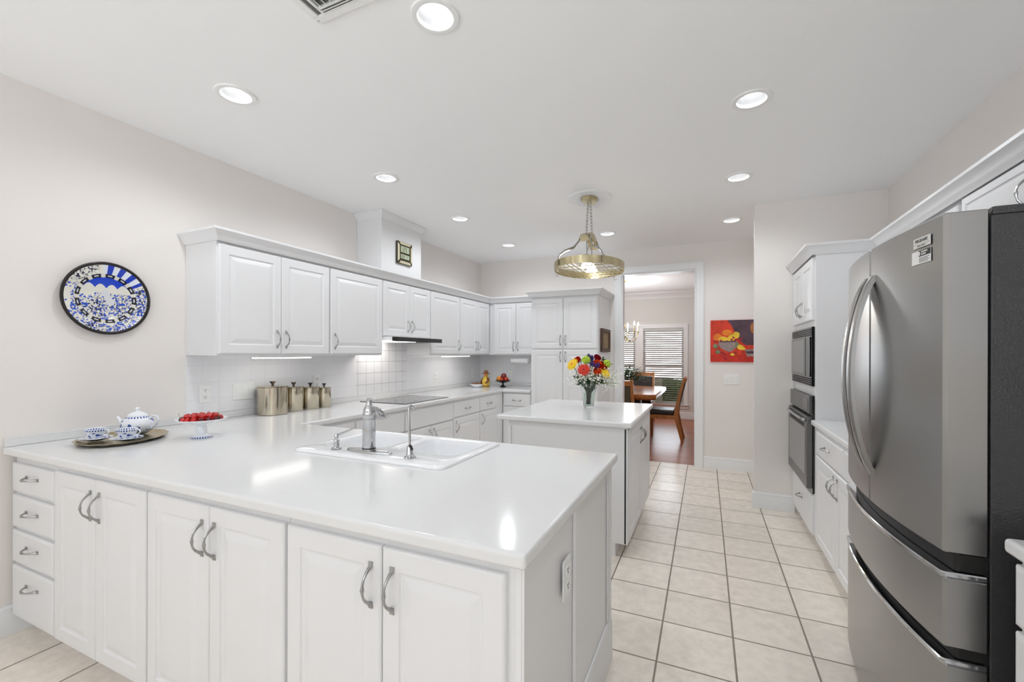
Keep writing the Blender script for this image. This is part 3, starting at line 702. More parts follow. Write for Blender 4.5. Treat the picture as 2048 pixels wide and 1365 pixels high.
def bow_handle(y, parent):
    mb = MB(); n = 22; rings = []
    for i in range(n + 1):
        s = -1 + 2 * i / n; z = 1.295 + s * .368; out = .070 * (1 - s * s) ** .8
        x = fx_at(y) - .004 - out; w = .026 - .008 * abs(s) ** 3; th = .012 + .006 * abs(s) ** 4
        rings.append([(x, y - w, z), (x - .004, y - w * .6, z), (x - .004, y + w * .6, z), (x, y + w, z), (x + th, y + w, z), (x + th, y - w, z)])
    mb.loft(rings)
    for s in (-1, 1): mb.box(fx_at(y) - .010, fx_at(y) + .002, y - .014, y + .014, 1.295 + s * .355 - .012, 1.295 + s * .355 + .012, .002)
    return mb.build('handle', M['fridge'], parent, smooth=40)
dn = bowed(MB(), FY0, FYM - .0015, .822, 1.768, FB).build('door', M['fridge'], t, smooth=30)
df = bowed(MB(), FYM + .0015, FY1, .822, 1.768, FB).build('door', M['fridge'], t, smooth=30)
bow_handle(FYM - .034, dn); bow_handle(FYM + .036, df)
for z0, z1 in ((.560, .768), (.055, .526)):
    dr = bowed(MB(), FY0, FY1, z0, z1 - .016, FB).build('freezer_drawer', M['fridge'], t, smooth=30)
    bowed(MB(), FY0, FY1, z1 - .0155, z1, FB, -.006).build('chrome_lip', M['chrome'], dr, smooth=30)
    bowed(MB(), FY0 + .01, FY1 - .006, z1 + .0005, z1 + (.053 if z0 > .3 else .033), FB - .001, .030).build('grip_recess', M['blackmatte'], dr, smooth=30)
# badge and sticker on the near door
def text_mesh(name, body, size, parent, m, mtx, ext=.0003, wide=1.0):
    cu = bpy.data.curves.new('lettering', 'FONT'); cu.body = body; cu.size = size; cu.extrude = ext; cu.align_x = 'CENTER'; cu.align_y = 'CENTER'
    ob = bpy.data.objects.new('lettering', cu); COL.objects.link(ob); bpy.context.view_layer.update()
    me = bpy.data.meshes.new_from_object(ob.evaluated_get(bpy.context.evaluated_depsgraph_get()))
    bpy.data.objects.remove(ob); bpy.data.curves.remove(cu)
    me.transform(mtx @ Matrix.Diagonal((wide, 1, 1, 1))); me.materials.clear(); me.materials.append(m); me.name = name
    o = bpy.data.objects.new(name, me); COL.objects.link(o); o.parent = parent; return o
def on_door(y, z, lift):
    """frame whose X runs along -Y (readable from the kitchen), Y up, Z outward from the bowed door face"""
    sl = math.atan((fx_at(y + .01) - fx_at(y - .01)) / .02)
    return Tr(fx_at(y) - lift, y, z) @ Rz(-PI / 2 - sl) @ Rx(PI / 2)
by = 1.692
b = MB().box(-.039, .039, -.0150, .0150, 0, .003, .0006, 1, T=on_door(by, 1.709, .0015)).build('badge', M['badge'], dn)
text_mesh('lettering', 'FRIGIDAIRE', .0135, b, M['ink'], on_door(by, 1.7145, .0048), wide=.86)
text_mesh('lettering', 'G A L L E R Y', .0066, b, M['ink'], on_door(by, 1.6995, .0048))
MB().box(-.038, .038, -.0003, .0003, 0, .0003, T=on_door(by, 1.7048, .0046)).build('divider_line', M['ink'], b)
sy = 1.698
st = MB().box(-.045, .045, -.020, .020, 0, .0008, T=on_door(sy, 1.666, .0012)).build('sticker', M['sticker'], dn)
MB().box(-.010, .044, .002, .0195, 0, .0004, T=on_door(sy, 1.666, .0022)).build('dark_panel', M['ink'], st)
mb = MB()
for r_, (z_, ws) in enumerate(((.0125, (.0065, .004, .007, .005)), (.0055, (.005, .008, .004)))):
    x_ = .002
    for w_ in ws: mb.box(x_, x_ + w_, z_, z_ + .0042, 0, .0004, T=on_door(sy, 1.666, .0027)); x_ += w_ + .002
mb.build('pale_print', M['sticker'], st)
mb = MB().box(-.0085, -.0035, .005, .016, 0, .0004, T=on_door(sy, 1.666, .0027)); mb.build('phone_mark', M['sticker'], st)
mb = MB()
for k in range(4): mb.box(-.009, .040 - .008 * (k % 2), -.004 - k * .0038, -.0028 - k * .0038, 0, .0004, T=on_door(sy, 1.666, .0022))
mb.build('fine_print', M['ink'], st)

# ------------------------------------------------------------------ ceiling fittings
LAMP_W = 14
def downlight_parts():
    t = thing('downlight', 'x', 'lamp')
    mb = MB().lathe([(.072, -.001), (.072, -.006), (.085, -.008), (.094, -.006), (.096, -.001), (.096, 0), (.072, 0)], 40, cap=False); mb.build('trim_ring', M['plug'], t)
    mb = MB(); mb.loft([[(r * math.cos(2 * PI * j / 40), r * math.sin(2 * PI * j / 40), z) for j in range(40)] for r, z in ((.074, -.004), (.072, .0), (.056, .055))], False, False)
    mb.build('reflector', M['lampcan'], t, norm=False)
    MB().loft([[(r * math.cos(2 * PI * j / 40), r * math.sin(2 * PI * j / 40), .050) for j in range(40)] for r in (.056, .001)], False, True).build('lens', M['lamp'], t)
    l = bpy.data.lights.new('downlight_beam', 'SPOT'); l.energy = LAMP_W; l.spot_size = math.radians(165); l.spot_blend = .6; l.shadow_soft_size = .05; l.color = (.93, .965, 1)
    lo = bpy.data.objects.new('downlight_beam', l); COL.objects.link(lo); lo.parent = t; lo.location = (0, 0, -.012)
    return t
# holes for the cans are cut in the ceiling slab
DL = [(-2.235, 1.478, 'round recessed downlight nearest the left wall in the foreground'),
      (-2.240, 2.640, 'round recessed downlight second along the left wall, above the near wall cabinets'),
      (-2.243, 3.735, 'round recessed downlight in front of the vent chimney'),
      (-2.241, 4.885, 'round recessed downlight near the far left corner of the ceiling'),
      (-.990, 1.455, 'large round recessed downlight at the top of the picture beside the ceiling vent'),
      (.207, 2.606, 'round recessed downlight nearest the refrigerator'),
      (.209, 3.705, 'round recessed downlight second along the right aisle'),
      (.213, 4.863, 'round recessed downlight near the far end of the aisle beside the stub wall'),
      (-1.020, 4.855, 'round recessed downlight just behind the brass pot rack')]
proto = downlight_parts()
for i, (x, y, lb) in enumerate(DL):
    o = proto if i == 0 else copy_tree(proto); o.location = (x, y, CEIL); tag(o, lb, 'lamp', 'recessed ceiling downlights')
ceil = bpy.data.objects['ceiling']
me = ceil.data
bm = bmesh.new()
xs = sorted({XL - .1, 1.75, *[round(x + s, 4) for x, y, _ in DL for s in (-.075, .075)]}); ys = sorted({YR - .1, DY + .1, *[round(y + s, 4) for x, y, _ in DL for s in (-.075, .075)]})
def hole(cx, cy):
    return next(((x, y) for x, y, _ in DL if abs(cx - x) < .07 and abs(cy - y) < .07 and abs(cx - x) < .075), None)
# ceiling underside: coarse quads with true round openings for each can
X2 = [XL - .1, -2.34, -2.14, -1.12, -.88, .105, .315, 1.75]
Y2 = [YR - .1, 1.36, 1.58, 2.50, 2.76, 3.60, 3.84, 4.75, 4.98, DY + .1]
for a, b_ in zip(X2, X2[1:]):
    for c, d_ in zip(Y2, Y2[1:]):
        h = [(x, y) for x, y, _ in DL if a < x < b_ and c < y < d_]
        if not h:
            bm.faces.new([bm.verts.new(p) for p in ((a, c, CEIL), (a, d_, CEIL), (b_, d_, CEIL), (b_, c, CEIL))]); continue
        x, y = h[0]; n = 40
        inner = [(x + .0735 * math.cos(2 * PI * j / n), y + .0735 * math.sin(2 * PI * j / n)) for j in range(n)]
        def onrect(ang):
            dx, dy = math.cos(ang), math.sin(ang); ts = []
            if dx > 1e-9: ts.append((b_ - x) / dx)
            if dx < -1e-9: ts.append((a - x) / dx)
            if dy > 1e-9: ts.append((d_ - y) / dy)
            if dy < -1e-9: ts.append((c - y) / dy)
            q = min(ts); return (x + dx * q, y + dy * q)
        angs = sorted({2 * PI * j / n for j in range(n)} | {math.atan2(yy - y, xx - x) % (2 * PI) for xx in (a, b_) for yy in (c, d_)})
        ov = [bm.verts.new((*onrect(g), CEIL)) for g in angs]
        iv = [bm.verts.new((x + .0735 * math.cos(g), y + .0735 * math.sin(g), CEIL)) for g in angs]
        iu = [bm.verts.new((x + .0735 * math.cos(g), y + .0735 * math.sin(g), CEIL + .06)) for g in angs]
        for j in range(len(angs)):
            k = (j + 1) % len(angs)
            bm.faces.new((ov[j], iv[j], iv[k], ov[k])); bm.faces.new((iv[j], iu[j], iu[k], iv[k]))
bm.faces.new([bm.verts.new(p) for p in ((XL - .1, YR - .1, CEIL + .1), (1.75, YR - .1, CEIL + .1), (1.75, DY + .1, CEIL + .1), (XL - .1, DY + .1, CEIL + .1))])
bmesh.ops.remove_doubles(bm, verts=bm.verts[:], dist=1e-5)
bm.to_mesh(me); bm.free()
for p in me.polygons: p.use_smooth = False

# ceiling vent
t = thing('ceiling_vent', 'white square ceiling air vent cut by the top edge of the picture', 'vent', (-1.437, .93, CEIL))
mb = MB()
for a, b_, c, d_ in ((0, .39, 0, .035), (0, .39, .355, .355 - .035 + .035), ):
    pass
VW = .36
for a, b_, c, d_ in ((0, VW, 0, .03), (0, VW, VW - .03, VW), (0, .03, .03, VW - .03), (VW - .03, VW, .03, VW - .03)): mb.box(a, b_, c, d_, -.010, -.0005, .002)
mb.box(.06, .30, .298, .306, -.010, -.001); mb.box(.055, .063, .03, VW - .03, -.010, -.001)
mb.build('frame', M['plug'], t)
mb = MB()
for k in range(9): mb.box(-.012, .012, .0, VW - .14, -.0008, .0008, T=Tr(.078 + k * .027, .032 + .04, -.010) @ Ry(.7))
for k in range(3): mb.box(.064, VW - .032, -.008, .008, -.0008, .0008, T=Tr(0, .308 + k * .011, -.008) @ Rx(.6))
mb.build('louvres', M['plug'], t)
MB().box(.03, VW - .03, .03, VW - .03, -.0016, -.0006).build('duct', M['cabin'], t)
mb = MB()
for p in ((.012, .345), (.30, .348), (.348, .30), (.012, .2)): mb.ball((p[0], p[1], -.010), .004, n=8, m=4)
mb.build('screws', M['nickel'], t)

# pot rack lamp
PXC, PYC = -.930, 3.690
t = thing('ceiling_medallion', 'round white plaster medallion on the ceiling above the pot rack', 'medallion', (PXC, PYC, CEIL))
MB().lathe([(.02, -.001), (.05, -.010), (.13, -.012), (.165, -.008), (.18, -.012), (.188, -.008), (.192, -.0005), (.02, -.0005)], 56).build('disc', M['trim'], t)
t = thing('pot_rack', 'oval antique brass pot rack with two lit lamps hanging over the island', 'pot rack', (PXC, PYC, 2.08))
HC = CEIL - .012 - 2.08
MB().loft([[(r * math.cos(a) * .075, r * math.sin(a) * .105, z) for a in [2 * PI * (j + .5) / 8 for j in range(8)]] for r, z in ((1, HC), (1, HC - .008), (.8, HC - .024), (.1, HC - .028))]).build('canopy', M['brass'], t)
def ell(a, b_, z, n=64): return [(a * math.cos(2 * PI * j / n), b_ * math.sin(2 * PI * j / n), z) for j in range(n)]
RA, RBb = .290, .378
mb = MB(); mb.loft([ell(RA, RBb, 0), ell(RA, RBb, .062), ell(RA - .004, RBb - .004, .062), ell(RA - .004, RBb - .004, 0), ell(RA, RBb, 0)], False, False)
mb.build('band', M['brass'], t, smooth=60)
mb = MB()
for k in range(-6, 7):
    x = k * .040; y = RBb * math.sqrt(max(0, 1 - (x / (RA - .004)) ** 2)) - .004
    if y > .05: mb.tube([(x, -y, .004), (x, y, .004)], .0028, 6)
for k in range(-2, 3):
    y = k * .13; x = RA * math.sqrt(max(0, 1 - (y / (RBb - .004)) ** 2)) - .004
    if x > .03: mb.tube([(-x, y, -.001), (x, y, -.001)], .0034, 6)
mb.build('grid', M['brass'], t)
def chain(x0, y0, z0, x1, y1, z1):
    mb = MB(); n = 11; A = Vector((x0, y0, z0)); Bv = Vector((x1, y1, z1)); d = (Bv - A) / n
    q = d.to_track_quat('Z', 'Y').to_matrix().to_4x4()
    for k in range(n):
        c = A + d * (k + .5)
        T = Tr(*c) @ q @ Rz(PI / 2 * (k % 2) + .4)
        L = d.length * .66
        pts = [(.0085 * math.cos(a), 0, L * math.sin(a)) for a in [2 * PI * j / 12 for j in range(13)]]
        mb.tube(pts, .0022, 6, T)
    return mb
chain(0, -.04, HC - .024, 0, -.10, .303).build('chain', M['nickel'], t)
chain(0, .04, HC - .024, 0, .10, .303).build('chain', M['nickel'], t)
mb = MB(); n = 12
rings = []
for i in range(n + 1):
    y = -.17 + .34 * i / n; z = .325 - .06 * (y / .17) ** 2
    rings.append([(-.035, y, z - .045), (.035, y, z - .045), (.035, y, z), (-.035, y, z)])
mb.loft(rings); mb.build('beam', M['brass'], t)
for sx in (-1, 1):
    for sy in (-1, 1):
        ang = math.radians(52)
        ex_, ey_ = sx * RA * math.cos(ang), sy * RBb * math.sin(ang)
        MB().tube([(sx * .036, sy * .13, .285), (sx * .05, sy * .15, .23), (sx * .085, sy * .19, .17), (sx * .14, sy * .25, .135), (ex_ * .97, ey_ * .97, .095), (ex_ * 1.01, ey_ * 1.01, .055), (ex_ * 1.015, ey_ * 1.015, .012)], [.010, .012, .014, .013, .012, .011, .010], 6, flat=.3).build('arm', M['nickel'], t)
for sy in (-1, 1):
    a = MB().tube([(0, sy * .085, .27), (0, sy * .09, .12)], .005, 8).lathe([(.016, .075), (.028, .08), (.032, .10), (.026, .125), (.012, .13)], 16, Tr(0, sy * .09, 0)).build('socket', M['nickel'], t)
    MB().lathe([(.014, .078), (.034, .055), (.047, .025), (.050, .016), (.0, .012)], 20, Tr(0, sy * .09, 0)).build('bulb', M['bulb'], a)
def hook(px, py):
    return MB().tube([(px, py, .0), (px, py, -.02), (px + .004, py, -.034), (px + .016, py, -.038), (px + .024, py, -.026)], .0028, 6)
for a in (3.4, 3.9, 1.0, 5.9): hook((RA - .01) * math.cos(a), (RBb - .01) * math.sin(a)).build('hook', M['nickel'], t)

# ------------------------------------------------------------------ wall plates
def outlet(x, y, z, rz, label, w=.074, h=.118):
    t = thing('wall_outlet', label, 'outlet', (x, y, z - h / 2), rz)
    MB().box(-w / 2, w / 2, -.006, -.0005, 0, h, .002).build('plate', M['plug'], t)
    for zz in (h * .30, h * .70):
        r = MB().box(-.017, .017, -.0085, -.006, zz - .014, zz + .014, .003).build('socket', M['plug'], t)
        mb = MB().box(-.0075, -.0050, -.0092, -.0085, zz - .001, zz + .008).box(.005, .0075, -.0092, -.0085, zz - .001, zz + .007)
        mb.lathe([(.0028, 0), (.0028, .0007)], 8, Tr(0, -.0085, zz - .007) @ Rx(PI / 2)); mb.build('slots', M['slot'], r)
def switch(x, y, z, rz, label, n=3):
    w = .046 * n + .024; h = .122
    t = thing('light_switch', label, 'switch', (x, y, z - h / 2), rz)
    MB().box(-w / 2, w / 2, -.006, -.0005, 0, h, .002).build('plate', M['plug'], t)
    for k in range(n):
        cx = (k - (n - 1) / 2) * .046
        MB().loft([[(cx - .0165, -.006, .027), (cx + .0165, -.006, .027), (cx + .0165, -.006, .095), (cx - .0165, -.006, .095)], [(cx - .016, -.0075, .028), (cx + .016, -.0075, .028), (cx + .016, -.011, .094), (cx - .016, -.011, .094)]]).build('rocker', M['plug'], t)
XW = XL + .0065
outlet(XW, 1.838, 1.095, RL, 'white wall outlet on the backsplash behind the red cherries')
switch(XW, 2.108, 1.094, RL, 'white triple light switch on the backsplash left of the big canister')
outlet(XW, 2.760, 1.125, RL, 'white wall outlet just behind the two smaller canisters')
outlet(XW, 4.575, 1.075, RL, 'white wall outlet on the backsplash right of the cooktop')
outlet(XW, 5.500, 1.085, RL, 'white wall outlet on the left wall near the corner figurine')
outlet(-2.600, YB - .0065, 1.065, RB, 'white wall outlet on the far backsplash behind the black fruit stand')
switch(.256, YB, 1.077, RB, 'white triple light switch on the wall below the red still life')
outlet(-.4005 + .0065 + .0, 1.283, .690, RL, 'white wall outlet on the open end panel of the peninsula')
tag(MB().box(-2.79, -2.68, YB - .006, YB - .0005, 2.335, 2.44, .002).build('blank_plate', M['wall']), 'small blank cover plate high on the far wall above the corner cabinet', 'plate')

# ------------------------------------------------------------------ things on the peninsula
def canister(x, y, r, h, label):
    t = thing('canister', label, 'canister', (x, y, CT + .0005), 0, 'steel canisters on the worktop')
    MB().lathe([(r * .96, 0), (r, .004), (r, h * .94), (r * 1.015, h * .945), (r * 1.015, h * .955), (r, h * .96), (r * .98, h * .965), (0, h * .965)], 48).build('body', M['steelcan'], t, smooth=40)
    l = MB().lathe([(r * 1.0, h * .967), (r * 1.03, h * .97), (r * 1.03, h * .99), (r * .99, h), (r * .85, h * 1.008), (.02, h * 1.012), (0, h * 1.012)], 48).build('lid', M['steelcan'], t, smooth=40)
    k = .5 + r * 6
    MB().lathe([(.008 * k, h * 1.012), (.007 * k, h * 1.012 + .008), (.016 * k, h * 1.012 + .022), (.020 * k, h * 1.012 + .028), (.018 * k, h * 1.012 + .031), (0, h * 1.012 + .031)], 20).build('knob', M['knobdark'], l)
canister(-2.972, 2.250, .103, .212, 'largest champagne steel canister nearest the light switch')
canister(-2.998, 2.452, .073, .192, 'second steel canister from the left, beside the largest one')
canister(-2.985, 2.600, .070, .180, 'third steel canister from the left, second smallest of the row')
canister(-2.975, 2.732, .055, .168, 'smallest steel canister at the cooktop end of the row')

t = thing('serving_tray', 'oval scalloped silver tray carrying the blue and white tea set', 'tray', (-2.800, 1.258, CT + .0005), math.radians(-42))
def scal(a, b_, k, z, n=96):
    return [((a * (1 + .02 * math.cos(16 * th)) + k) * math.cos(th), (b_ * (1 + .02 * math.cos(16 * th)) + k) * math.sin(th), z) for th in [2 * PI * j / n for j in range(n)]]
MB().loft([scal(.21, .16, -.02, 0), scal(.21, .16, 0, .004), scal(.21, .16, .022, .016), scal(.21, .16, .022, .018), scal(.21, .16, 0, .008), scal(.21, .16, -.02, .004)]).build('plate', M['silver'], t, smooth=50)

def blue_mat(name, scale, bands):
    """porcelain with cobalt flower sprays and dotted bands at given heights"""
    m = mat(name, (240, 243, 247), .12, coat=.3); nt = m.node_tree; N = nt.nodes; L = nt.links; b = N['Principled BSDF']
    tc = N.new('ShaderNodeTexCoord'); sp = N.new('ShaderNodeSeparateXYZ'); L.new(tc.outputs['Object'], sp.inputs[0])
    v = N.new('ShaderNodeTexVoronoi'); v.inputs['Scale'].default_value = scale; L.new(tc.outputs['Object'], v.inputs['Vector'])
    n = N.new('ShaderNodeTexNoise'); n.inputs['Scale'].default_value = scale * .45; L.new(tc.outputs['Object'], n.inputs['Vector'])
    d = math_node(nt, 'LESS_THAN', v.outputs['Distance'], .46)
    q = math_node(nt, 'GREATER_THAN', n.outputs['Fac'], .46)
    f = math_node(nt, 'MULTIPLY', d, q)
    z = sp.outputs['Z']; ang = math_node(nt, 'ARCTAN2', sp.outputs['Y'], sp.outputs['X'])
    wv = math_node(nt, 'GREATER_THAN', math_node(nt, 'SINE', math_node(nt, 'MULTIPLY', ang, 26)), -.1)
    lo, hi = bands[0]
    rng = math_node(nt, 'MULTIPLY', math_node(nt, 'GREATER_THAN', z, lo), math_node(nt, 'LESS_THAN', z, hi)); f = math_node(nt, 'MULTIPLY', f, rng)
    lo, hi = bands[1]
    bd = math_node(nt, 'MULTIPLY', math_node(nt, 'MULTIPLY', math_node(nt, 'GREATER_THAN', z, lo), math_node(nt, 'LESS_THAN', z, hi)), wv)
    f = math_node(nt, 'MAXIMUM', f, bd)
    mx = N.new('ShaderNodeMix'); mx.data_type = 'RGBA'; L.new(f, mx.inputs[0]); mx.inputs[6].default_value = lin((240, 243, 247)); mx.inputs[7].default_value = lin((38, 74, 160))
    L.new(mx.outputs[2], b.inputs['Base Color']); return m
M['bluepot'] = blue_mat('blue_flower_porcelain_pot', 42, ((.02, .082), (.090, .098)))
M['bluecup'] = blue_mat('blue_flower_porcelain_cup', 60, ((.006, .036), (.042, .050)))
M['bluesauc'] = blue_mat('blue_flower_porcelain_saucer', 70, ((.004, .012), (-1, -.9)))
M['bluefoot'] = blue_mat('blue_band_porcelain_stand', 50, ((-1, -.9), (.000, .008)))
def zt(x, y): return CT + .0095
t = thing('teapot', 'blue and white porcelain teapot at the back of the silver tray', 'teapot', (-2.868, 1.352, CT + .0095))
MB().lathe([(.038, 0), (.045, .003), (.066, .022), (.076, .048), (.072, .074), (.055, .094), (.044, .101), (0, .101)], 36).build('body', M['bluepot'], t, smooth=60)
MB().lathe([(.046, .1015), (.044, .107), (.030, .118), (.012, .124), (.006, .128), (.007, .134), (.011, .139), (.009, .146), (0, .149)], 28).build('lid', M['porc'], t, smooth=60)
va = math.atan2(.43, .90)
hd = Vector((math.cos(va), math.sin(va), 0))
def hp(u, z): return (hd.x * u, hd.y * u, z)
MB().tube([hp(.064, .085), hp(.085, .100), hp(.105, .098), hp(.112, .078), hp(.100, .052), hp(.074, .030)], [.006, .0058, .0058, .0058, .006, .006], 10).build('handle', M['porc'], t)
MB().tube([hp(-.066, .040), hp(-.085, .055), hp(-.096, .078), hp(-.108, .094)], [.016, .012, .009, .008], 12).build('spout', M['porc'], t)
def cup(x, y, label_c, label_s):
    s = thing('saucer', label_s, 'saucer', (x, y, CT + .0095))
    MB().lathe([(.03, 0), (.034, .002), (.058, .008), (.068, .013), (.068, .0145), (.056, .010), (.030, .005), (0, .005)], 36).build('dish', M['bluesauc'], s, smooth=60)
    t = thing('teacup', label_c, 'cup', (x, y, CT + .0095 + .0055))
    MB().lathe([(.020, 0), (.024, .002), (.022, .006), (.034, .018), (.042, .036), (.046, .054), (.0445, .054), (.040, .036), (.030, .016), (0, .010)], 32).build('bowl', M['bluecup'], t, smooth=60)
    MB().tube([hp(.043, .046), hp(.060, .050), hp(.068, .040), hp(.060, .026), hp(.038, .020)], .0032, 8).build('handle', M['porc'], t)
cup(-2.850, 1.165, 'blue and white teacup at the left end of the silver tray', 'blue and white saucer under the left teacup on the tray')
cup(-2.712, 1.232, 'blue and white teacup in front of the teapot', 'blue and white saucer under the teacup in front of the teapot')

t = thing('pedestal_dish', 'white porcelain footed dish heaped with red cherries', 'dish', (-2.500, 1.470, CT + .0005))
MB().lathe([(.050, 0), (.052, .004), (.046, .008), (.026, .014), (.020, .022), (.024, .030), (.026, .042), (.024, .054), (.020, .062), (.022, .070), (.030, .074)], 32).build('foot', M['bluefoot'], t, smooth=60)
MB().lathe([(.028, .0745), (.06, .078), (.098, .090), (.118, .099), (.118, .102), (.095, .094), (.06, .083), (0, .080)], 44).build('plate', M['porc'], t, smooth=60)
ch0 = None; spots = []
for ring, cnt, z in ((.088, 17, .103), (.062, 12, .101), (.034, 7, .099), (.0, 1, .098), (.066, 12, .117), (.040, 8, .118), (.014, 3, .117)):
    for k in range(cnt):
        a = 2 * PI * k / cnt + ring * 40; spots.append((ring * math.cos(a) + random.uniform(-.002, .002), ring * math.sin(a) + random.uniform(-.002, .002), z))
cm = {}
for i, (dx, dy, z) in enumerate(spots):
    dark = ring_dark = (i < 17 and (dx * -.85 + dy * -.5) > .055) or (i < 17 and dx > .07)
    k = 'd' if dark else 'r'; stemmed = i in (2, 9, 13)
    key = k + ('s' if stemmed else '')
    if key not in cm:
        o = MB().lathe([(.001, .0105), (.005, .0108), (.0105, .007), (.0118, 0), (.0105, -.006), (.006, -.0105), (.001, -.0115)], 14).build('cherry', M['cherrydark' if dark else 'cherry'])
        if stemmed: MB().tube([(0, 0, .010), (.002, 0, .022), (.007, 0, .036)], [.0009, .0008, .0012], 5).build('stem', M['stemg'], o)
        cm[key] = o
    else: o = copy_tree(cm[key])
    o.location = (-2.500 + dx, 1.470 + dy, CT + z); o.rotation_euler = (random.uniform(-.5, .5), random.uniform(-.5, .5), random.uniform(0, 6))
    tag(o, 'dark red cherry at the rim of the pile on the footed dish' if dark else 'bright red cherry in the pile on the white footed dish', 'cherry', 'dark cherries on the footed dish' if dark else 'red cherries on the footed dish')

# decorative plate on the left wall
def plate_mat():
    m = mat('blue_white_folk_plate_glaze', (236, 236, 230), .2, coat=.3); nt = m.node_tree; N = nt.nodes; L = nt.links; b = N['Principled BSDF']
    tc = N.new('ShaderNodeTexCoord'); sp = N.new('ShaderNodeSeparateXYZ'); L.new(tc.outputs['Object'], sp.inputs[0])
    X_, Z_ = sp.outputs['X'], sp.outputs['Z']
    r = math_node(nt, 'SQRT', math_node(nt, 'ADD', math_node(nt, 'MULTIPLY', X_, X_), math_node(nt, 'MULTIPLY', Z_, Z_)))
    ang = math_node(nt, 'ARCTAN2', X_, Z_)
    gt = lambda a, v: math_node(nt, 'GREATER_THAN', a, v); lt = lambda a, v: math_node(nt, 'LESS_THAN', a, v)
    mul = lambda a, c: math_node(nt, 'MULTIPLY', a, c); mxm = lambda a, c: math_node(nt, 'MAXIMUM', a, c)
    cur = None
    def layer(mask, col):
        nonlocal cur
        mx = N.new('ShaderNodeMix'); mx.data_type = 'RGBA'; L.new(mask, mx.inputs[0])
        if cur is None: mx.inputs[6].default_value = lin((232, 230, 220))
        else: L.new(cur, mx.inputs[6])
        mx.inputs[7].default_value = lin(col); cur = mx.outputs[2]
    def vor(scale, feat='F1'):
        v = N.new('ShaderNodeTexVoronoi'); v.feature = feat; v.inputs['Scale'].default_value = scale; L.new(tc.outputs['Object'], v.inputs['Vector']); return v.outputs['Distance']
    nz = N.new('ShaderNodeTexNoise'); nz.inputs['Scale'].default_value = 9; L.new(tc.outputs['Object'], nz.inputs['Vector'])
    nz2 = N.new('ShaderNodeTexNoise'); nz2.inputs['Scale'].default_value = 90; nz2.inputs['Detail'].default_value = 3; L.new(tc.outputs['Object'], nz2.inputs['Vector'])
    v1 = vor(75); v2 = vor(48, 'DISTANCE_TO_EDGE'); v3 = vor(110)
    # scattered small cobalt houses and figures, black outlines
    layer(mul(lt(v2, .035), gt(nz.outputs['Fac'], .42)), (128, 128, 132))
    layer(mul(mul(gt(nz2.outputs['Fac'], .50), lt(v1, .62)), mul(lt(Z_, .07), gt(nz.outputs['Fac'], .40))), (40, 84, 196))
    layer(mul(gt(v3, .66), gt(nz.outputs['Fac'], .5)), (40, 42, 76))
    # outer band: sun rays across the upper right
    ray = gt(math_node(nt, 'SINE', math_node(nt, 'MULTIPLY', ang, 20)), 0)
    sect = mul(mul(gt(ang, -.12), lt(ang, 1.05)), mul(gt(r, .138), gt(Z_, .03)))
    layer(sect, (226, 232, 240)); layer(mul(sect, ray), (30, 62, 186))
    # inner disc sky and pale hills
    inn = lt(r, .118)
    layer(mul(inn, gt(Z_, .030)), (226, 224, 214))
    hill = math_node(nt, 'ADD', .058, math_node(nt, 'MULTIPLY', math_node(nt, 'ABSOLUTE', math_node(nt, 'SINE', math_node(nt, 'MULTIPLY', X_, 62))), .022))
    layer(mul(inn, gt(math_node(nt, 'SUBTRACT', Z_, hill), 0)), (28, 68, 196))
    for cx, cz, rr in ((-.004, .030, .019), (.006, .006, .017), (.018, -.018, .021)):
        dx = math_node(nt, 'SUBTRACT', X_, cx); dz = math_node(nt, 'SUBTRACT', Z_, cz)
        layer(lt(math_node(nt, 'ADD', mul(dx, dx), mul(dz, dz)), rr * rr), (216, 218, 222))
    # black key-pattern ring
    rg = mul(gt(r, .118), lt(r, .138))
    key = gt(math_node(nt, 'SINE', math_node(nt, 'MULTIPLY', ang, 13)), -.55)
    layer(rg, (222, 220, 212)); layer(mul(rg, key), (34, 34, 40))
    layer(mul(mul(gt(r, .125), lt(r, .131)), gt(math_node(nt, 'SINE', math_node(nt, 'MULTIPLY', ang, 13)), .55)), (214, 216, 222))
    layer(gt(r, .186), (34, 30, 28))
    L.new(cur, b.inputs['Base Color']); return m
t = thing('decorative_plate', 'round blue and white folk-art plate with a black rim on the left wall', 'plate', (XL + .001, 1.306, 1.675), RL)
MB().lathe([(.06, 0), (.12, .004), (.185, .022), (.200, .030), (.203, .033), (.200, .036), (.190, .034), (.186, .0325), (.140, .020), (.118, .014), (.06, .012), (0, .012)], 72, Rx(PI / 2)).build('dish', plate_mat(), t, smooth=60)

# ------------------------------------------------------------------ things in the far corner
t = thing('shallow_bowl', 'white shallow bowl of dried nuts beside the corner figurine', 'bowl', (-2.855, 5.225, CT + .0005))
MB().lathe([(.05, 0), (.055, .004), (.085, .022), (.105, .042), (.105, .045), (.082, .027), (.05, .010), (0, .008)], 32).build('dish', M['porc'], t, smooth=60)
mb = MB()
for k in range(70):
    a = random.uniform(0, 6.28); r = .085 * math.sqrt(random.random()); mb.ball((r * math.cos(a), r * math.sin(a), .044 + .022 * (1 - r / .085) * random.random()), random.uniform(.007, .012), (1, .8, .7), 6, 4)
o = mb.build('dried_nuts', M['nuts'], None, (-2.855, 5.225, CT + .0005)); tag(o, 'dried nuts and pods heaped in the shallow white bowl', 'nuts', kind='stuff')
t = thing('ceramic_figurine', 'yellow and brown glazed farmer figurine in a wide hat in the corner', 'figurine', (-2.735, 5.245, CT + .0005), -.45)
MB().lathe([(.040, 0), (.046, .004), (.046, .012), (.038, .014), (.044, .03), (.054, .06), (.056, .085), (.048, .115), (.030, .140), (.020, .150), (0, .152)], 24).build('body', M['straw'], t, smooth=60)
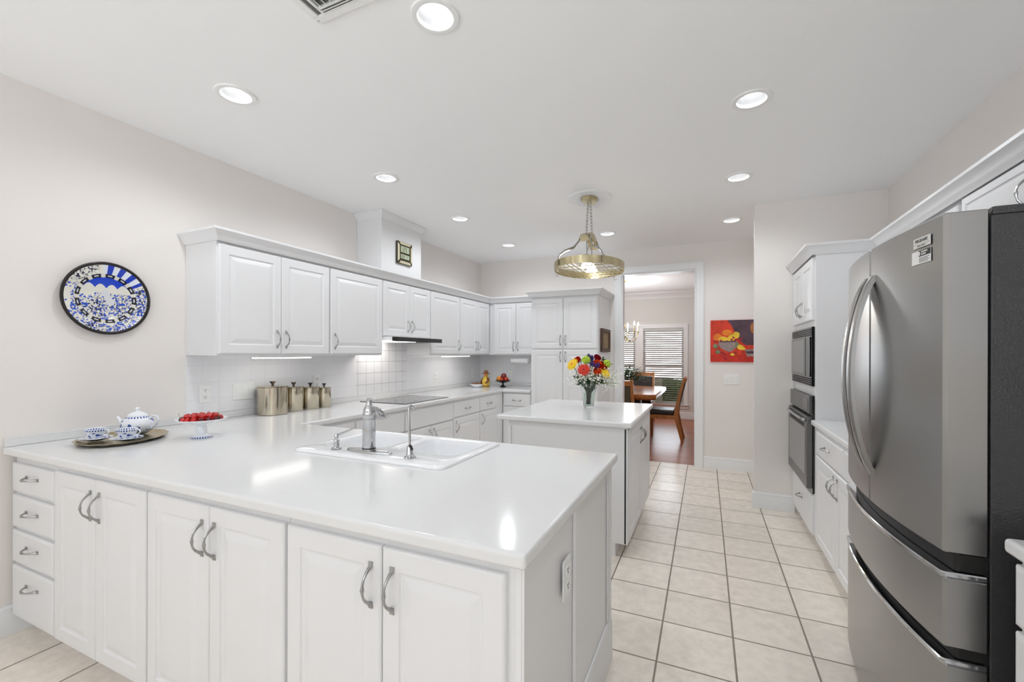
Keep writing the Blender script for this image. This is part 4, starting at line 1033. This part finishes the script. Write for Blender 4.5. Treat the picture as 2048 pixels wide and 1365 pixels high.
for s in (-1, 1): MB().tube([(s * .038, 0, .13), (s * .062, -.012, .105), (s * .066, -.03, .075), (s * .045, -.046, .062)], [.016, .019, .016, .012], 10).build('arm', M['brownc'], t)
MB().lathe([(.047, .0125), (.049, .016), (.047, .024), (.042, .026)], 24).build('sash', M['brownc'], t)
MB().ball((0, 0, .172), .028, (1, 1, 1.05), 16, 10).build('head', M['skinc'], t, smooth=60)
for s in (-1, 1): MB().ball((s * .024, .004, .168), .012, (.7, 1, 1.8), 10, 6).build('hair', M['straw'], t)
MB().lathe([(.022, .187), (.064, .186), (.066, .189), (.034, .195), (.030, .205), (.024, .222), (.012, .232), (0, .234)], 24).build('hat', M['brownc'], t, smooth=50)
FSX, FSY = -2.565, 5.42
t = thing('fruit_stand', 'black footed fruit stand holding apples and a peach in the corner', 'fruit stand', (FSX, FSY, CT + .0005))
MB().lathe([(.046, 0), (.048, .004), (.030, .014), (.014, .026), (.012, .05), (.018, .056), (.05, .062), (.088, .076), (.106, .088), (.106, .092), (.086, .081), (.05, .069), (0, .066)], 36).build('bowl', M['iron'], t, smooth=50)
def fruit(name, label, m, dx, dy, z, r):
    o = MB().lathe([(.001, r * .8), (r * .25, r * .92), (r * .7, r * .75), (r, r * .05), (r * .85, -r * .6), (r * .4, -r * .93), (.001, -r * .85)], 18).build(name, m, None, (FSX + dx, FSY + dy, CT + z))
    MB().tube([(0, 0, r * .8), (.002, 0, r * 1.15)], .0012, 5).build('stem', M['brownc'], o)
    tag(o, label, 'fruit')
fruit('peach', 'orange peach on the left of the black fruit stand', M['peach'], -.052, -.014, .111, .038)
fruit('apple', 'dark red apple on top of the fruit on the black stand', M['apple'], .012, .0, .150, .040)
fruit('apple', 'bright red apple on the right of the black fruit stand', M['redfruit'], .052, -.004, .107, .034)
fruit('plum', 'small red plum at the front of the black fruit stand', M['redfruit'], .006, -.046, .102, .026)
fruit('plum', 'small dark plum at the back of the black fruit stand', M['apple'], .004, .046, .104, .028)
t = thing('paper_towel_holder', 'white paper towel roll hung under the far wall cabinet', 'paper towels', (-2.365, 5.545, 1.225))
MB().tube([(-.125, 0, .05), (.125, 0, .05)], .040, 24).build('roll', M['paper'], t, smooth=50)
for s in (-1, 1): MB().box(s * .130 - .004, s * .130 + .004, -.014, .014, .04, .128, .002).build('bracket', M['plug'], t)
# picture on the pantry side
t = thing('framed_picture', 'small dark-framed picture on the side of the pantry', 'picture', (-1.1745, 5.20, 1.395), RL)
mb = MB()
for a, b_, c, d_ in ((0, .47, 0, .045), (0, .47, .24, .285), (0, .045, .045, .24), (.425, .47, .045, .24)): mb.box(a, b_, -.028, -.001, c, d_, .004)
mb.build('frame', M['frame'], t)
MB().box(.045, .425, -.012, -.001, .045, .24).build('print', mat('faded_brown_print', (150, 128, 98), .7, var=.35, vscale=14), t)

# ------------------------------------------------------------------ still life painting (canvas with painted shapes)
pt = thing('canvas_painting', 'unframed red still life painting of fruit and a bowl by the doorway', 'painting', (.030, YB - .001, 1.280))
PW, PH = .470, .494
red = mat('painted_red_cloth', (206, 58, 34), .6, var=.28, vscale=9, stretch=(3, 1, 1)); red2 = mat('painted_red_table', (196, 44, 28), .6, var=.22, vscale=12)
pur = mat('painted_dusky_purple', (84, 62, 74), .6, var=.3, vscale=12); pbowl = mat('painted_grey_bowl', (150, 132, 128), .6, var=.25, vscale=18)
pyl = mat('painted_yellow_pear', (236, 196, 58), .6, var=.18, vscale=14); por = mat('painted_orange_fruit', (238, 130, 38), .6, var=.2, vscale=14)
pbr = mat('painted_ochre_jug', (172, 110, 62), .6, var=.25, vscale=14); pgr = mat('painted_green_grey_leaf', (122, 128, 96), .6, var=.4, vscale=30); pcr = mat('painted_crimson_berries', (158, 32, 44), .6, var=.3, vscale=40)
mb = MB().use(red); mb.box(0, PW, -.020, 0, 0, PH)
lv = [0]
def poly(m, pts):
    lv[0] += 1; y = -.020 - lv[0] * .00012; mb.use(m)
    n = len(pts); mb.raw([(p[0] * PW, y, p[1] * PH) for p in pts], [tuple(range(n))])
def blob(m, cx, cz, rx, rz, rot=0, n=20, pear=0):
    pts = []
    for j in range(n):
        a = 2 * PI * j / n; u = math.cos(a) * rx * (1 if pear == 0 else 1); v = math.sin(a) * rz * (1 - pear * .4 * math.cos(a))
        pts.append((cx + u * math.cos(rot) - v * math.sin(rot), cz + u * math.sin(rot) + v * math.cos(rot)))
    poly(m, pts)
poly(pur, [(.38, 1), (.47, .88), (.55, .72), (.62, .58), (.72, .44), (.80, .40), (1, .40), (1, 1)])
poly(red2, [(0, 0), (1, 0), (1, .20), (.6, .17), (.3, .20), (0, .17)])
poly(red2, [(.66, .52), (.76, .42), (.83, .38), (.82, .34), (.64, .36)])
blob(pbr, .965, .80, .075, .13)
blob(por, .38, .70, .12, .075); blob(por, .20, .58, .13, .085, -.2, pear=1); blob(pyl, .29, .55, .10, .06)
blob(pyl, .52, .60, .16, .068, .55, pear=1); blob(pyl, .58, .64, .075, .08)
poly(pbowl, [(.19, .50), (.60, .50), (.62, .42), (.56, .32), (.46, .24), (.36, .26), (.24, .33), (.19, .40)])
poly(pur, [(.20, .50), (.58, .505), (.58, .475), (.22, .47)])
blob(pgr, .12, .38, .06, .055); blob(pgr, .17, .24, .055, .05); blob(pgr, .60, .40, .05, .07)
blob(pyl, .70, .34, .10, .055, -.45, pear=1)
poly(pbowl, [(.77, .30), (1, .31), (1, .14), (.82, .13), (.80, .20)]); poly(pur, [(.79, .26), (1, .26), (1, .20), (.81, .20)])
for cx, cz in ((.10, .50), (.16, .49), (.24, .51), (.52, .58), (.48, .53), (.57, .53), (.30, .20), (.35, .18), (.26, .23), (.32, .10), (.35, .08), (.53, .20), (.56, .22), (.70, .56), (.66, .53)): blob(pcr, cx, cz, .026, .026, n=10)
blob(pyl, .50, .18, .05, .03)
mb.build('canvas', None, pt, smooth=0, norm=False)

# ------------------------------------------------------------------ vase of flowers on the island
VX, VY = -.925, 3.660
t = thing('glass_vase', 'tapered square clear glass vase full of flowers on the island', 'vase', (VX, VY, CT + .0005), .25)
def sq(h, z, r=.008): return rrect(-h, h, -h, h, r, z, 3)
MB().loft([sq(.036, 0), sq(.039, .003), sq(.050, .10), sq(.066, .19), sq(.072, .205), sq(.069, .206), sq(.062, .19), sq(.046, .10), sq(.035, .020), sq(.033, .018)]).build('glass', M['glass'], t, smooth=50)
MB().loft([sq(.0325, .0195), sq(.0445, .10), sq(.0485, .125)]).build('water', M['water'], t)
def stem_pts(hx, hy, hz, sx, sy):
    return [(sx, sy, .03), (sx * .6 + hx * .1, sy * .6 + hy * .1, .12), (hx * .42, hy * .42, .205), (hx * .85, hy * .85, hz - .03), (hx, hy, hz)]
def flower(name, label, kind, m, px, py, hz, r, tilt=.9, group=None, cm=None):
    """head at offset (px,py) from the vase centre, facing outward and up towards the camera side"""
    o = thing(name, label, 'flower', (VX, VY, CT + .0005))
    face = Vector((px * 5 + .12, py * 5 - .55, .55)).normalized(); q = face.to_track_quat('Z', 'Y').to_matrix().to_4x4(); T = Tr(px, py, hz) @ q
    sx, sy = random.uniform(-.016, .016), random.uniform(-.016, .016)
    MB().tube(stem_pts(px, py, hz - .004, sx, sy), .0034, 6).build('stem', M['stemg'], o)
    mb = MB()
    if kind == 'gerbera':
        for lay, (n, rr, zz) in enumerate(((22, 1.0, 0), (18, .78, .006), (14, .5, .010))):
            for k in range(n):
                a = 2 * PI * k / n + lay * .2; w = r * .13
                pts = [(r * .12, -w * .5, zz), (r * rr * .6, -w, zz + .004), (r * rr, -w * .4, zz + .002), (r * rr * 1.03, 0, zz + .001), (r * rr, w * .4, zz + .002), (r * rr * .6, w, zz + .004), (r * .12, w * .5, zz)]
                mb.raw(pts, [tuple(range(7))], T @ Rz(a))
        mb.build('petals', m, o, smooth=0, norm=False)
        MB().ball((0, 0, .010), r * .2, (1, 1, .5), 12, 6, T).build('centre', cm or m, o)
    elif kind == 'rose':
        for lay, (n, rr, hh) in enumerate(((5, 1.0, .8), (5, .75, 1.0), (4, .5, 1.1), (3, .28, 1.15))):
            for k in range(n):
                a0 = 2 * PI * k / n + lay * .6; rows = []
                for i in range(4):
                    v = i / 3; rad = r * rr * (.35 + .65 * math.sin(v * 1.7)); z = -r * .5 + r * hh * v
                    rows.append([(rad * math.cos(a0 + da), rad * math.sin(a0 + da), z) for da in [(-.75 + 1.5 * j / 5) for j in range(6)]])
                mb.loft(rows, False, False, False, T)
        mb.build('petals', m, o, smooth=60, norm=False)
    elif kind == 'pom':
        mb.ball((0, 0, 0), r * .8, (1, 1, .75), 12, 8, T)
        for k in range(70):
            z = random.uniform(-.5, 1); a = random.uniform(0, 6.28); s_ = math.sqrt(max(0, 1 - z * z)); c = (r * .85 * s_ * math.cos(a), r * .85 * s_ * math.sin(a), r * .68 * z)
            mb.ball(c, r * .22, (1, 1, 1), 6, 4, T)
        mb.build('petals', m, o, smooth=60)
    elif kind == 'spike':
        for k in range(34):
            c = (random.gauss(0, r * .4), random.gauss(0, r * .4), random.gauss(0, r * .4)); mb.ball(c, r * .24, (1, 1, 1), 6, 4, T)
        mb.build('petals', m, o, smooth=60)
    return o
RV = Vector((.9125, .409)); FV = Vector((-.409, .9125))      # screen right / depth directions on the floor plane
PXM = 3.72 / 873
def at(px, py, dep=0.0):
    """bouquet offsets from a pixel of the photograph taken at the vase's depth"""
    u = (px - 1180) * PXM; return (RV.x * u + FV.x * dep, RV.y * u + FV.y * dep, (819 - py) * PXM)
def fl(name, label, kind, m, px, py, dep, r, cm=None):
    x, y, z = at(px, py, dep); flower(name, label, kind, m, x, y, z, r, cm=cm)
fl('gerbera_daisy', 'large red-orange gerbera at the front of the vase bouquet', 'gerbera', M['pred'], 1167, 743, -.085, .056, M['pcrim'])
fl('gerbera_daisy', 'yellow gerbera at the left side of the bouquet', 'gerbera', M['pyel'], 1147, 733, -.02, .056, M['porange'])
fl('gerbera_daisy', 'yellow gerbera low on the right of the bouquet', 'gerbera', M['pyel'], 1210, 749, -.06, .050, M['pyel'])
fl('rose', 'orange-red rose at the upper left behind the yellow gerbera', 'rose', M['pred'], 1158, 725, .02, .036)
fl('rose', 'orange rose right of centre in the bouquet', 'rose', M['porange'], 1195, 733, -.05, .044)
fl('rose', 'deep orange rose at the right of the bouquet above the yellow gerbera', 'rose', M['pred'], 1206, 736, -.04, .040)
fl('rose', 'orange rose low in the middle of the bouquet', 'rose', M['porange'], 1193, 746, -.08, .036)
fl('rose', 'crimson rose at the top of the bouquet', 'rose', M['pcrim'], 1197, 720, .0, .034)
fl('chrysanthemum', 'lime green chrysanthemum at the top left of the bouquet', 'pom', M['plime'], 1173, 724, -.04, .036)
fl('chrysanthemum', 'lime green chrysanthemum at the right edge of the bouquet', 'pom', M['plime'], 1215, 731, -.03, .034)
fl('statice', 'purple statice sprig at the top centre of the bouquet', 'spike', M['ppurple'], 1184, 720, -.01, .036)
fl('statice', 'purple statice sprig in the middle beside the orange roses', 'spike', M['ppurple'], 1185, 732, -.075, .026)
fl('statice', 'dark purple statice sprig left of the orange rose', 'spike', M['ppurple'], 1193, 734, -.09, .024)
def sprig(label, px, py, dep, n=7, size=.035, m='leafg'):
    x, y, z = at(px, py, dep); o = thing('leaf_sprig', label, 'foliage', (VX, VY, CT + .0005))
    MB().tube(stem_pts(x, y, z, random.uniform(-.014, .014), random.uniform(-.014, .014)), .003, 6).build('stem', M['stemg'], o)
    mb = MB()
    for k in range(n):
        d = Vector((random.uniform(-1, 1) + x * 6, random.uniform(-1, 1) + y * 6, random.uniform(-.3, 1))).normalized(); q = d.to_track_quat('X', 'Z').to_matrix().to_4x4()
        c = Vector((x * .9, y * .9, z - .02)) + Vector((random.uniform(-.015, .015), random.uniform(-.015, .015), random.uniform(-.02, .015)))
        s = size * random.uniform(.7, 1.1)
        vs = [(0, 0, 0), (s * .4, -s * .24, .003), (s * .8, -s * .16, .002), (s, 0, 0), (s * .8, s * .16, .002), (s * .4, s * .24, .003), (s * .5, 0, -.003)]
        mb.raw(vs, [(0, 1, 6), (1, 2, 6), (2, 3, 6), (3, 4, 6), (4, 5, 6), (5, 0, 6)], Tr(*c) @ q)
    mb.build('leaves', M[m], o, smooth=60, norm=False)
sprig('dark leaf sprig at the top of the bouquet beside the purple statice', 1179, 714, .02, 9, .034)
sprig('dark leaf sprig at the upper left rim of the bouquet', 1164, 722, .05, 8, .03)
sprig('dark leaf sprig at the upper right of the bouquet', 1211, 719, .02, 9, .036)
sprig('pointed leaf sprig sticking out at the far right of the bouquet', 1224, 729, .0, 5, .036)
sprig('broad green leaf sprig over the left vase rim', 1161, 766, -.04, 11, .046)
sprig('broad green leaf sprig over the front vase rim', 1178, 763, -.06, 12, .046)
sprig('broad green leaf sprig over the right vase rim', 1203, 764, -.03, 11, .046)
sprig('green leaf sprig inside the bouquet under the orange roses', 1196, 755, -.02, 16, .05)
sprig('green leaf sprig inside the bouquet under the left yellow gerbera', 1158, 752, .0, 16, .05)
sprig('green leaf sprig inside the bouquet behind the lime chrysanthemum', 1190, 728, .05, 14, .045)
sprig('green leaf sprig deep inside the bouquet behind the red gerbera', 1180, 748, .03, 14, .05)
mb = MB().use(M['pwhite'])
mb2 = MB()
for k in range(620):
    r_ = random.random()
    if r_ < .45: px, py, dp = random.gauss(1190, 16), random.gauss(757, 7), random.uniform(-.10, .06)
    elif r_ < .75: px, py, dp = random.gauss(1166, 14), random.gauss(757, 9), random.uniform(-.09, .06)
    else: px, py, dp = random.uniform(1208, 1244), random.gauss(763, 9), random.uniform(-.06, .06)
    x, y, z = at(px, py, dp)
    mb.use(M['pwhite']); mb.ball((x, y, z), random.uniform(.0045, .008), (1, 1, 1), 6, 4)
    if k % 3 == 0:
        mb.use(M['stemg']); mb.tube([(x * .35, y * .35, .21), (x * .75, y * .75, (z + .2) / 2), (x, y, z)], .0006, 4)
tag(mb.build('babys_breath', None, None, (VX, VY, CT + .0005)), 'cloud of tiny white babys breath around the vase bouquet', 'flowers', kind='stuff')

# ------------------------------------------------------------------ dining room beyond the doorway
def dining_chair(label, x, y, rz, front_dark=True):
    t = thing('dining_chair', label, 'chair', (x, y, 0), rz, 'dining chairs round the table')
    # local: faces -Y... seat from y=-.22 (front) to .22 (back)
    for s in (-1, 1):
        MB().loft([[(s * .21 - .02, -.22, 0), (s * .21 + .02, -.22, 0), (s * .21 + .02, -.18, 0), (s * .21 - .02, -.18, 0)], [(s * .21 - .022, -.23, .40), (s * .21 + .022, -.23, .40), (s * .21 + .022, -.18, .40), (s * .21 - .022, -.18, .40)]]).build('leg', M['wood'], t)
        rings = []
        for z, yy, d in ((0, .30, .040), (.22, .245, .048), (.40, .205, .06), (.50, .215, .055), (.75, .265, .045), (1.0, .33, .034)):
            rings.append([(s * .215 - .019, yy - d / 2, z), (s * .215 + .019, yy - d / 2, z), (s * .215 + .019, yy + d / 2, z), (s * .215 - .019, yy + d / 2, z)])
        MB().loft(rings).build('rear_post', M['wood'], t)
    MB().box(-.19, .19, -.225, -.195, .345, .405).box(-.225, -.20, -.18, .18, .345, .405).box(.20, .225, -.18, .18, .345, .405).build('seat_rail', M['wood'], t)
    MB().box(-.225, .225, -.235, .185, .407, .485, .025, 3).build('seat_cushion', M['leather'], t)
    T = Tr(0, .232, .505) @ Rx(-.23)
    MB().box(-.192, .192, -.022, .012, 0, .42, .012, 3, T=T).build('back_pad', M['leather'] if front_dark else M['olive'], t)
    MB().box(-.194, .194, -.016, .018, .425, .50, .004, 2, T=T).build('top_rail', M['wood'], t)
    return t
TXR = -.715
t = thing('dining_table', 'honey wood dining table with clipped corners seen through the doorway', 'table', (0, 0, 0))
def octo(x0, x1, y0, y1, c, z): return [(x0 + c, y0, z), (x1 - c, y0, z), (x1, y0 + c, z), (x1, y1 - c, z), (x1 - c, y1, z), (x0 + c, y1, z), (x0, y1 - c, z), (x0, y0 + c, z)]
TX0 = -1.72
MB().loft([octo(TX0 + .02, TXR - .02, 6.92, 8.78, .07, .665), octo(TX0, TXR, 6.9, 8.8, .08, .69), octo(TX0, TXR, 6.9, 8.8, .08, .735), octo(TX0 + .012, TXR - .012, 6.912, 8.788, .08, .75)]).build('table_top', M['woodtop'], t)
for yy in (7.35, 8.35):
    MB().loft([octo(-1.37, -1.07, yy - .15, yy + .15, .03, .05), octo(-1.32, -1.12, yy - .1, yy + .1, .03, .2), octo(-1.32, -1.12, yy - .1, yy + .1, .03, .6), octo(-1.42, -1.02, yy - .2, yy + .2, .03, .664)]).build('pedestal', M['leather'], t)
    MB().box(-1.50, -.94, yy - .05, yy + .05, 0, .06, .01).build('foot', M['leather'], t)
dining_chair('wooden dining chair in side view with black leather seat at the right of the table', -.66, 7.52, -PI / 2)
dining_chair('wooden dining chair with olive back panel turned away at the near end of the table', -1.195, 6.66, PI, False)
dining_chair('wooden dining chair facing the kitchen at the far window end of the table', -1.225, 9.03, 0)
t = thing('potted_plant', 'bushy grey-green plant centrepiece on the dining table', 'plant', (-1.25, 7.70, .7505))
MB().lathe([(.07, 0), (.09, .01), (.10, .08), (.085, .09), (.08, .085), (0, .08)], 20).build('pot', M['brownc'], t)
mb = MB()
for k in range(1000):
    th = random.uniform(0, 6.28); ph = math.acos(random.uniform(-.3, 1)); rr = random.uniform(.08, .29)
    c = (rr * math.sin(ph) * math.cos(th) * 1.1, rr * math.sin(ph) * math.sin(th), .20 + rr * math.cos(ph) * .8)
    d = Vector((math.cos(th) + random.uniform(-.6, .6), math.sin(th) + random.uniform(-.6, .6), random.uniform(-.6, 1))).normalized(); q = d.to_track_quat('X', 'Z').to_matrix().to_4x4(); s = random.uniform(.04, .07)
    mb.use(M['leafg'] if k % 3 else M['leafs']); mb.raw([(0, 0, 0), (s * .4, -s * .22, .002), (s, 0, 0), (s * .4, s * .22, .002)], [(0, 1, 2, 3)], Tr(*c) @ q)
mb.build('leaves', None, t, smooth=0, norm=False)
mb = MB()
for k in range(26):
    th = random.uniform(0, 6.28); mb.tube([(0, 0, .08), (.06 * math.cos(th), .06 * math.sin(th), .16), (.15 * math.cos(th), .15 * math.sin(th), random.uniform(.12, .3))], .002, 5)
mb.build('stems', M['stemg'], t)
# chandelier
CHX, CHY = -1.405, 8.15
t = thing('chandelier', 'brass candle chandelier lit above the dining table', 'chandelier', (CHX, CHY, 1.55))
HZ = CEIL - 1.55
MB().lathe([(.0, HZ - .0005), (.06, HZ - .0005), (.06, HZ - .012), (.02, HZ - .03), (0, HZ - .031)], 20).build('canopy', M['gold'], t)
MB().tube([(0, 0, HZ - .03), (0, 0, .50)], .006, 6).build('chain', M['gold'], t)
MB().lathe([(.003, -.03), (.012, .0), (.02, .03), (.012, .07), (.03, .12), (.018, .17), (.012, .24), (.028, .32), (.014, .40), (.008, .50), (0, .505)], 20).build('column', M['gold'], t)
for k in range(6):
    a = 2 * PI * k / 6 + .42; c, s = math.cos(a), math.sin(a)
    ar = MB().tube([(c * .02, s * .02, .16), (c * .06, s * .06, .09), (c * .13, s * .13, .045), (c * .20, s * .20, .07), (c * .25, s * .25, .14), (c * .26, s * .26, .21)], .007, 8).build('arm', M['gold'], t)
    MB().lathe([(.008, .205), (.034, .215), (.034, .219), (.014, .222), (.014, .23)], 14, Tr(c * .26, s * .26, 0)).build('drip_pan', M['gold'], ar)
    MB().lathe([(.011, .231), (.011, .335), (0, .336)], 12, Tr(c * .26, s * .26, 0)).build('candle_sleeve', M['candle'], ar)
    MB().lathe([(.006, .337), (.013, .355), (.012, .375), (.004, .405), (0, .408)], 12, Tr(c * .26, s * .26, 0)).build('bulb', M['flame'], ar)
l = bpy.data.lights.new('chandelier_glow', 'POINT'); l.energy = 27; l.shadow_soft_size = .12; l.color = (.92, .96, 1)
lo = bpy.data.objects.new('chandelier_glow', l); COL.objects.link(lo); lo.parent = t; lo.location = (0, 0, .62)
# blinds
for (x0, x1, z0, z1), lb in zip(DW, ('white slatted blind on the right dining window', 'white slatted blind on the left dining window behind the chandelier')):
    t = thing('window_blind', lb, 'blind', ((x0 + x1) / 2, DY - .0, z0))
    w = (x1 - x0) / 2 - .004; H_ = z1 - z0
    MB().box(-w, w, .0, .028, H_ - .05, H_ - .002, .003).build('headrail', M['blind'], t)
    mb = MB()
    k = 0; z = .05
    while z < H_ - .06:
        mb.box(-w, w, -.024, .024, -.0014, .0014, T=Tr(0, -.001, z) @ Rx(math.radians(-34 if z > .52 else -20))); z += .0455
    mb.build('slats', M['blind'], t)
    MB().box(-w, w, -.012, .016, .014, .032, .003).build('bottom_rail', M['blind'], t)
    mb = MB()
    for xx in (-w * .75, w * .75): mb.box(xx - .0015, xx + .0015, -.027, -.0255, .03, H_ - .05)
    mb.build('ladder_tape', M['blind'], t)
    MB().tube([(-w + .05, -.03, H_ - .06), (-w + .05, -.03, H_ - .75)], .004, 6).build('wand', M['plug'], t)
# garden beyond the dining windows
mb = MB(); rg = random.Random(3)
for k in range(130): mb.ball((rg.uniform(-6, 2.5), 12.9 + rg.uniform(-.25, .25), rg.uniform(.0, .66)), rg.uniform(.18, .28), (1, 1, 1), 8, 6)
tag(mb.build('hedge', M['hedge'], smooth=60), 'dark green garden hedge outside the dining windows', 'hedge')
t = thing('tree', 'tree standing outside the right dining window', 'tree', (-1.18, 11.4, 0))
MB().tube([(0, 0, -.05), (.02, 0, 1.2), (-.02, .05, 2.4), (0, .1, 4.0)], [.16, .12, .11, .08], 12).build('trunk', M['bark'], t)
struct('ground', MB().box(-8, 6, DY + .12, 20, -.15, -.05), M['lawn'])
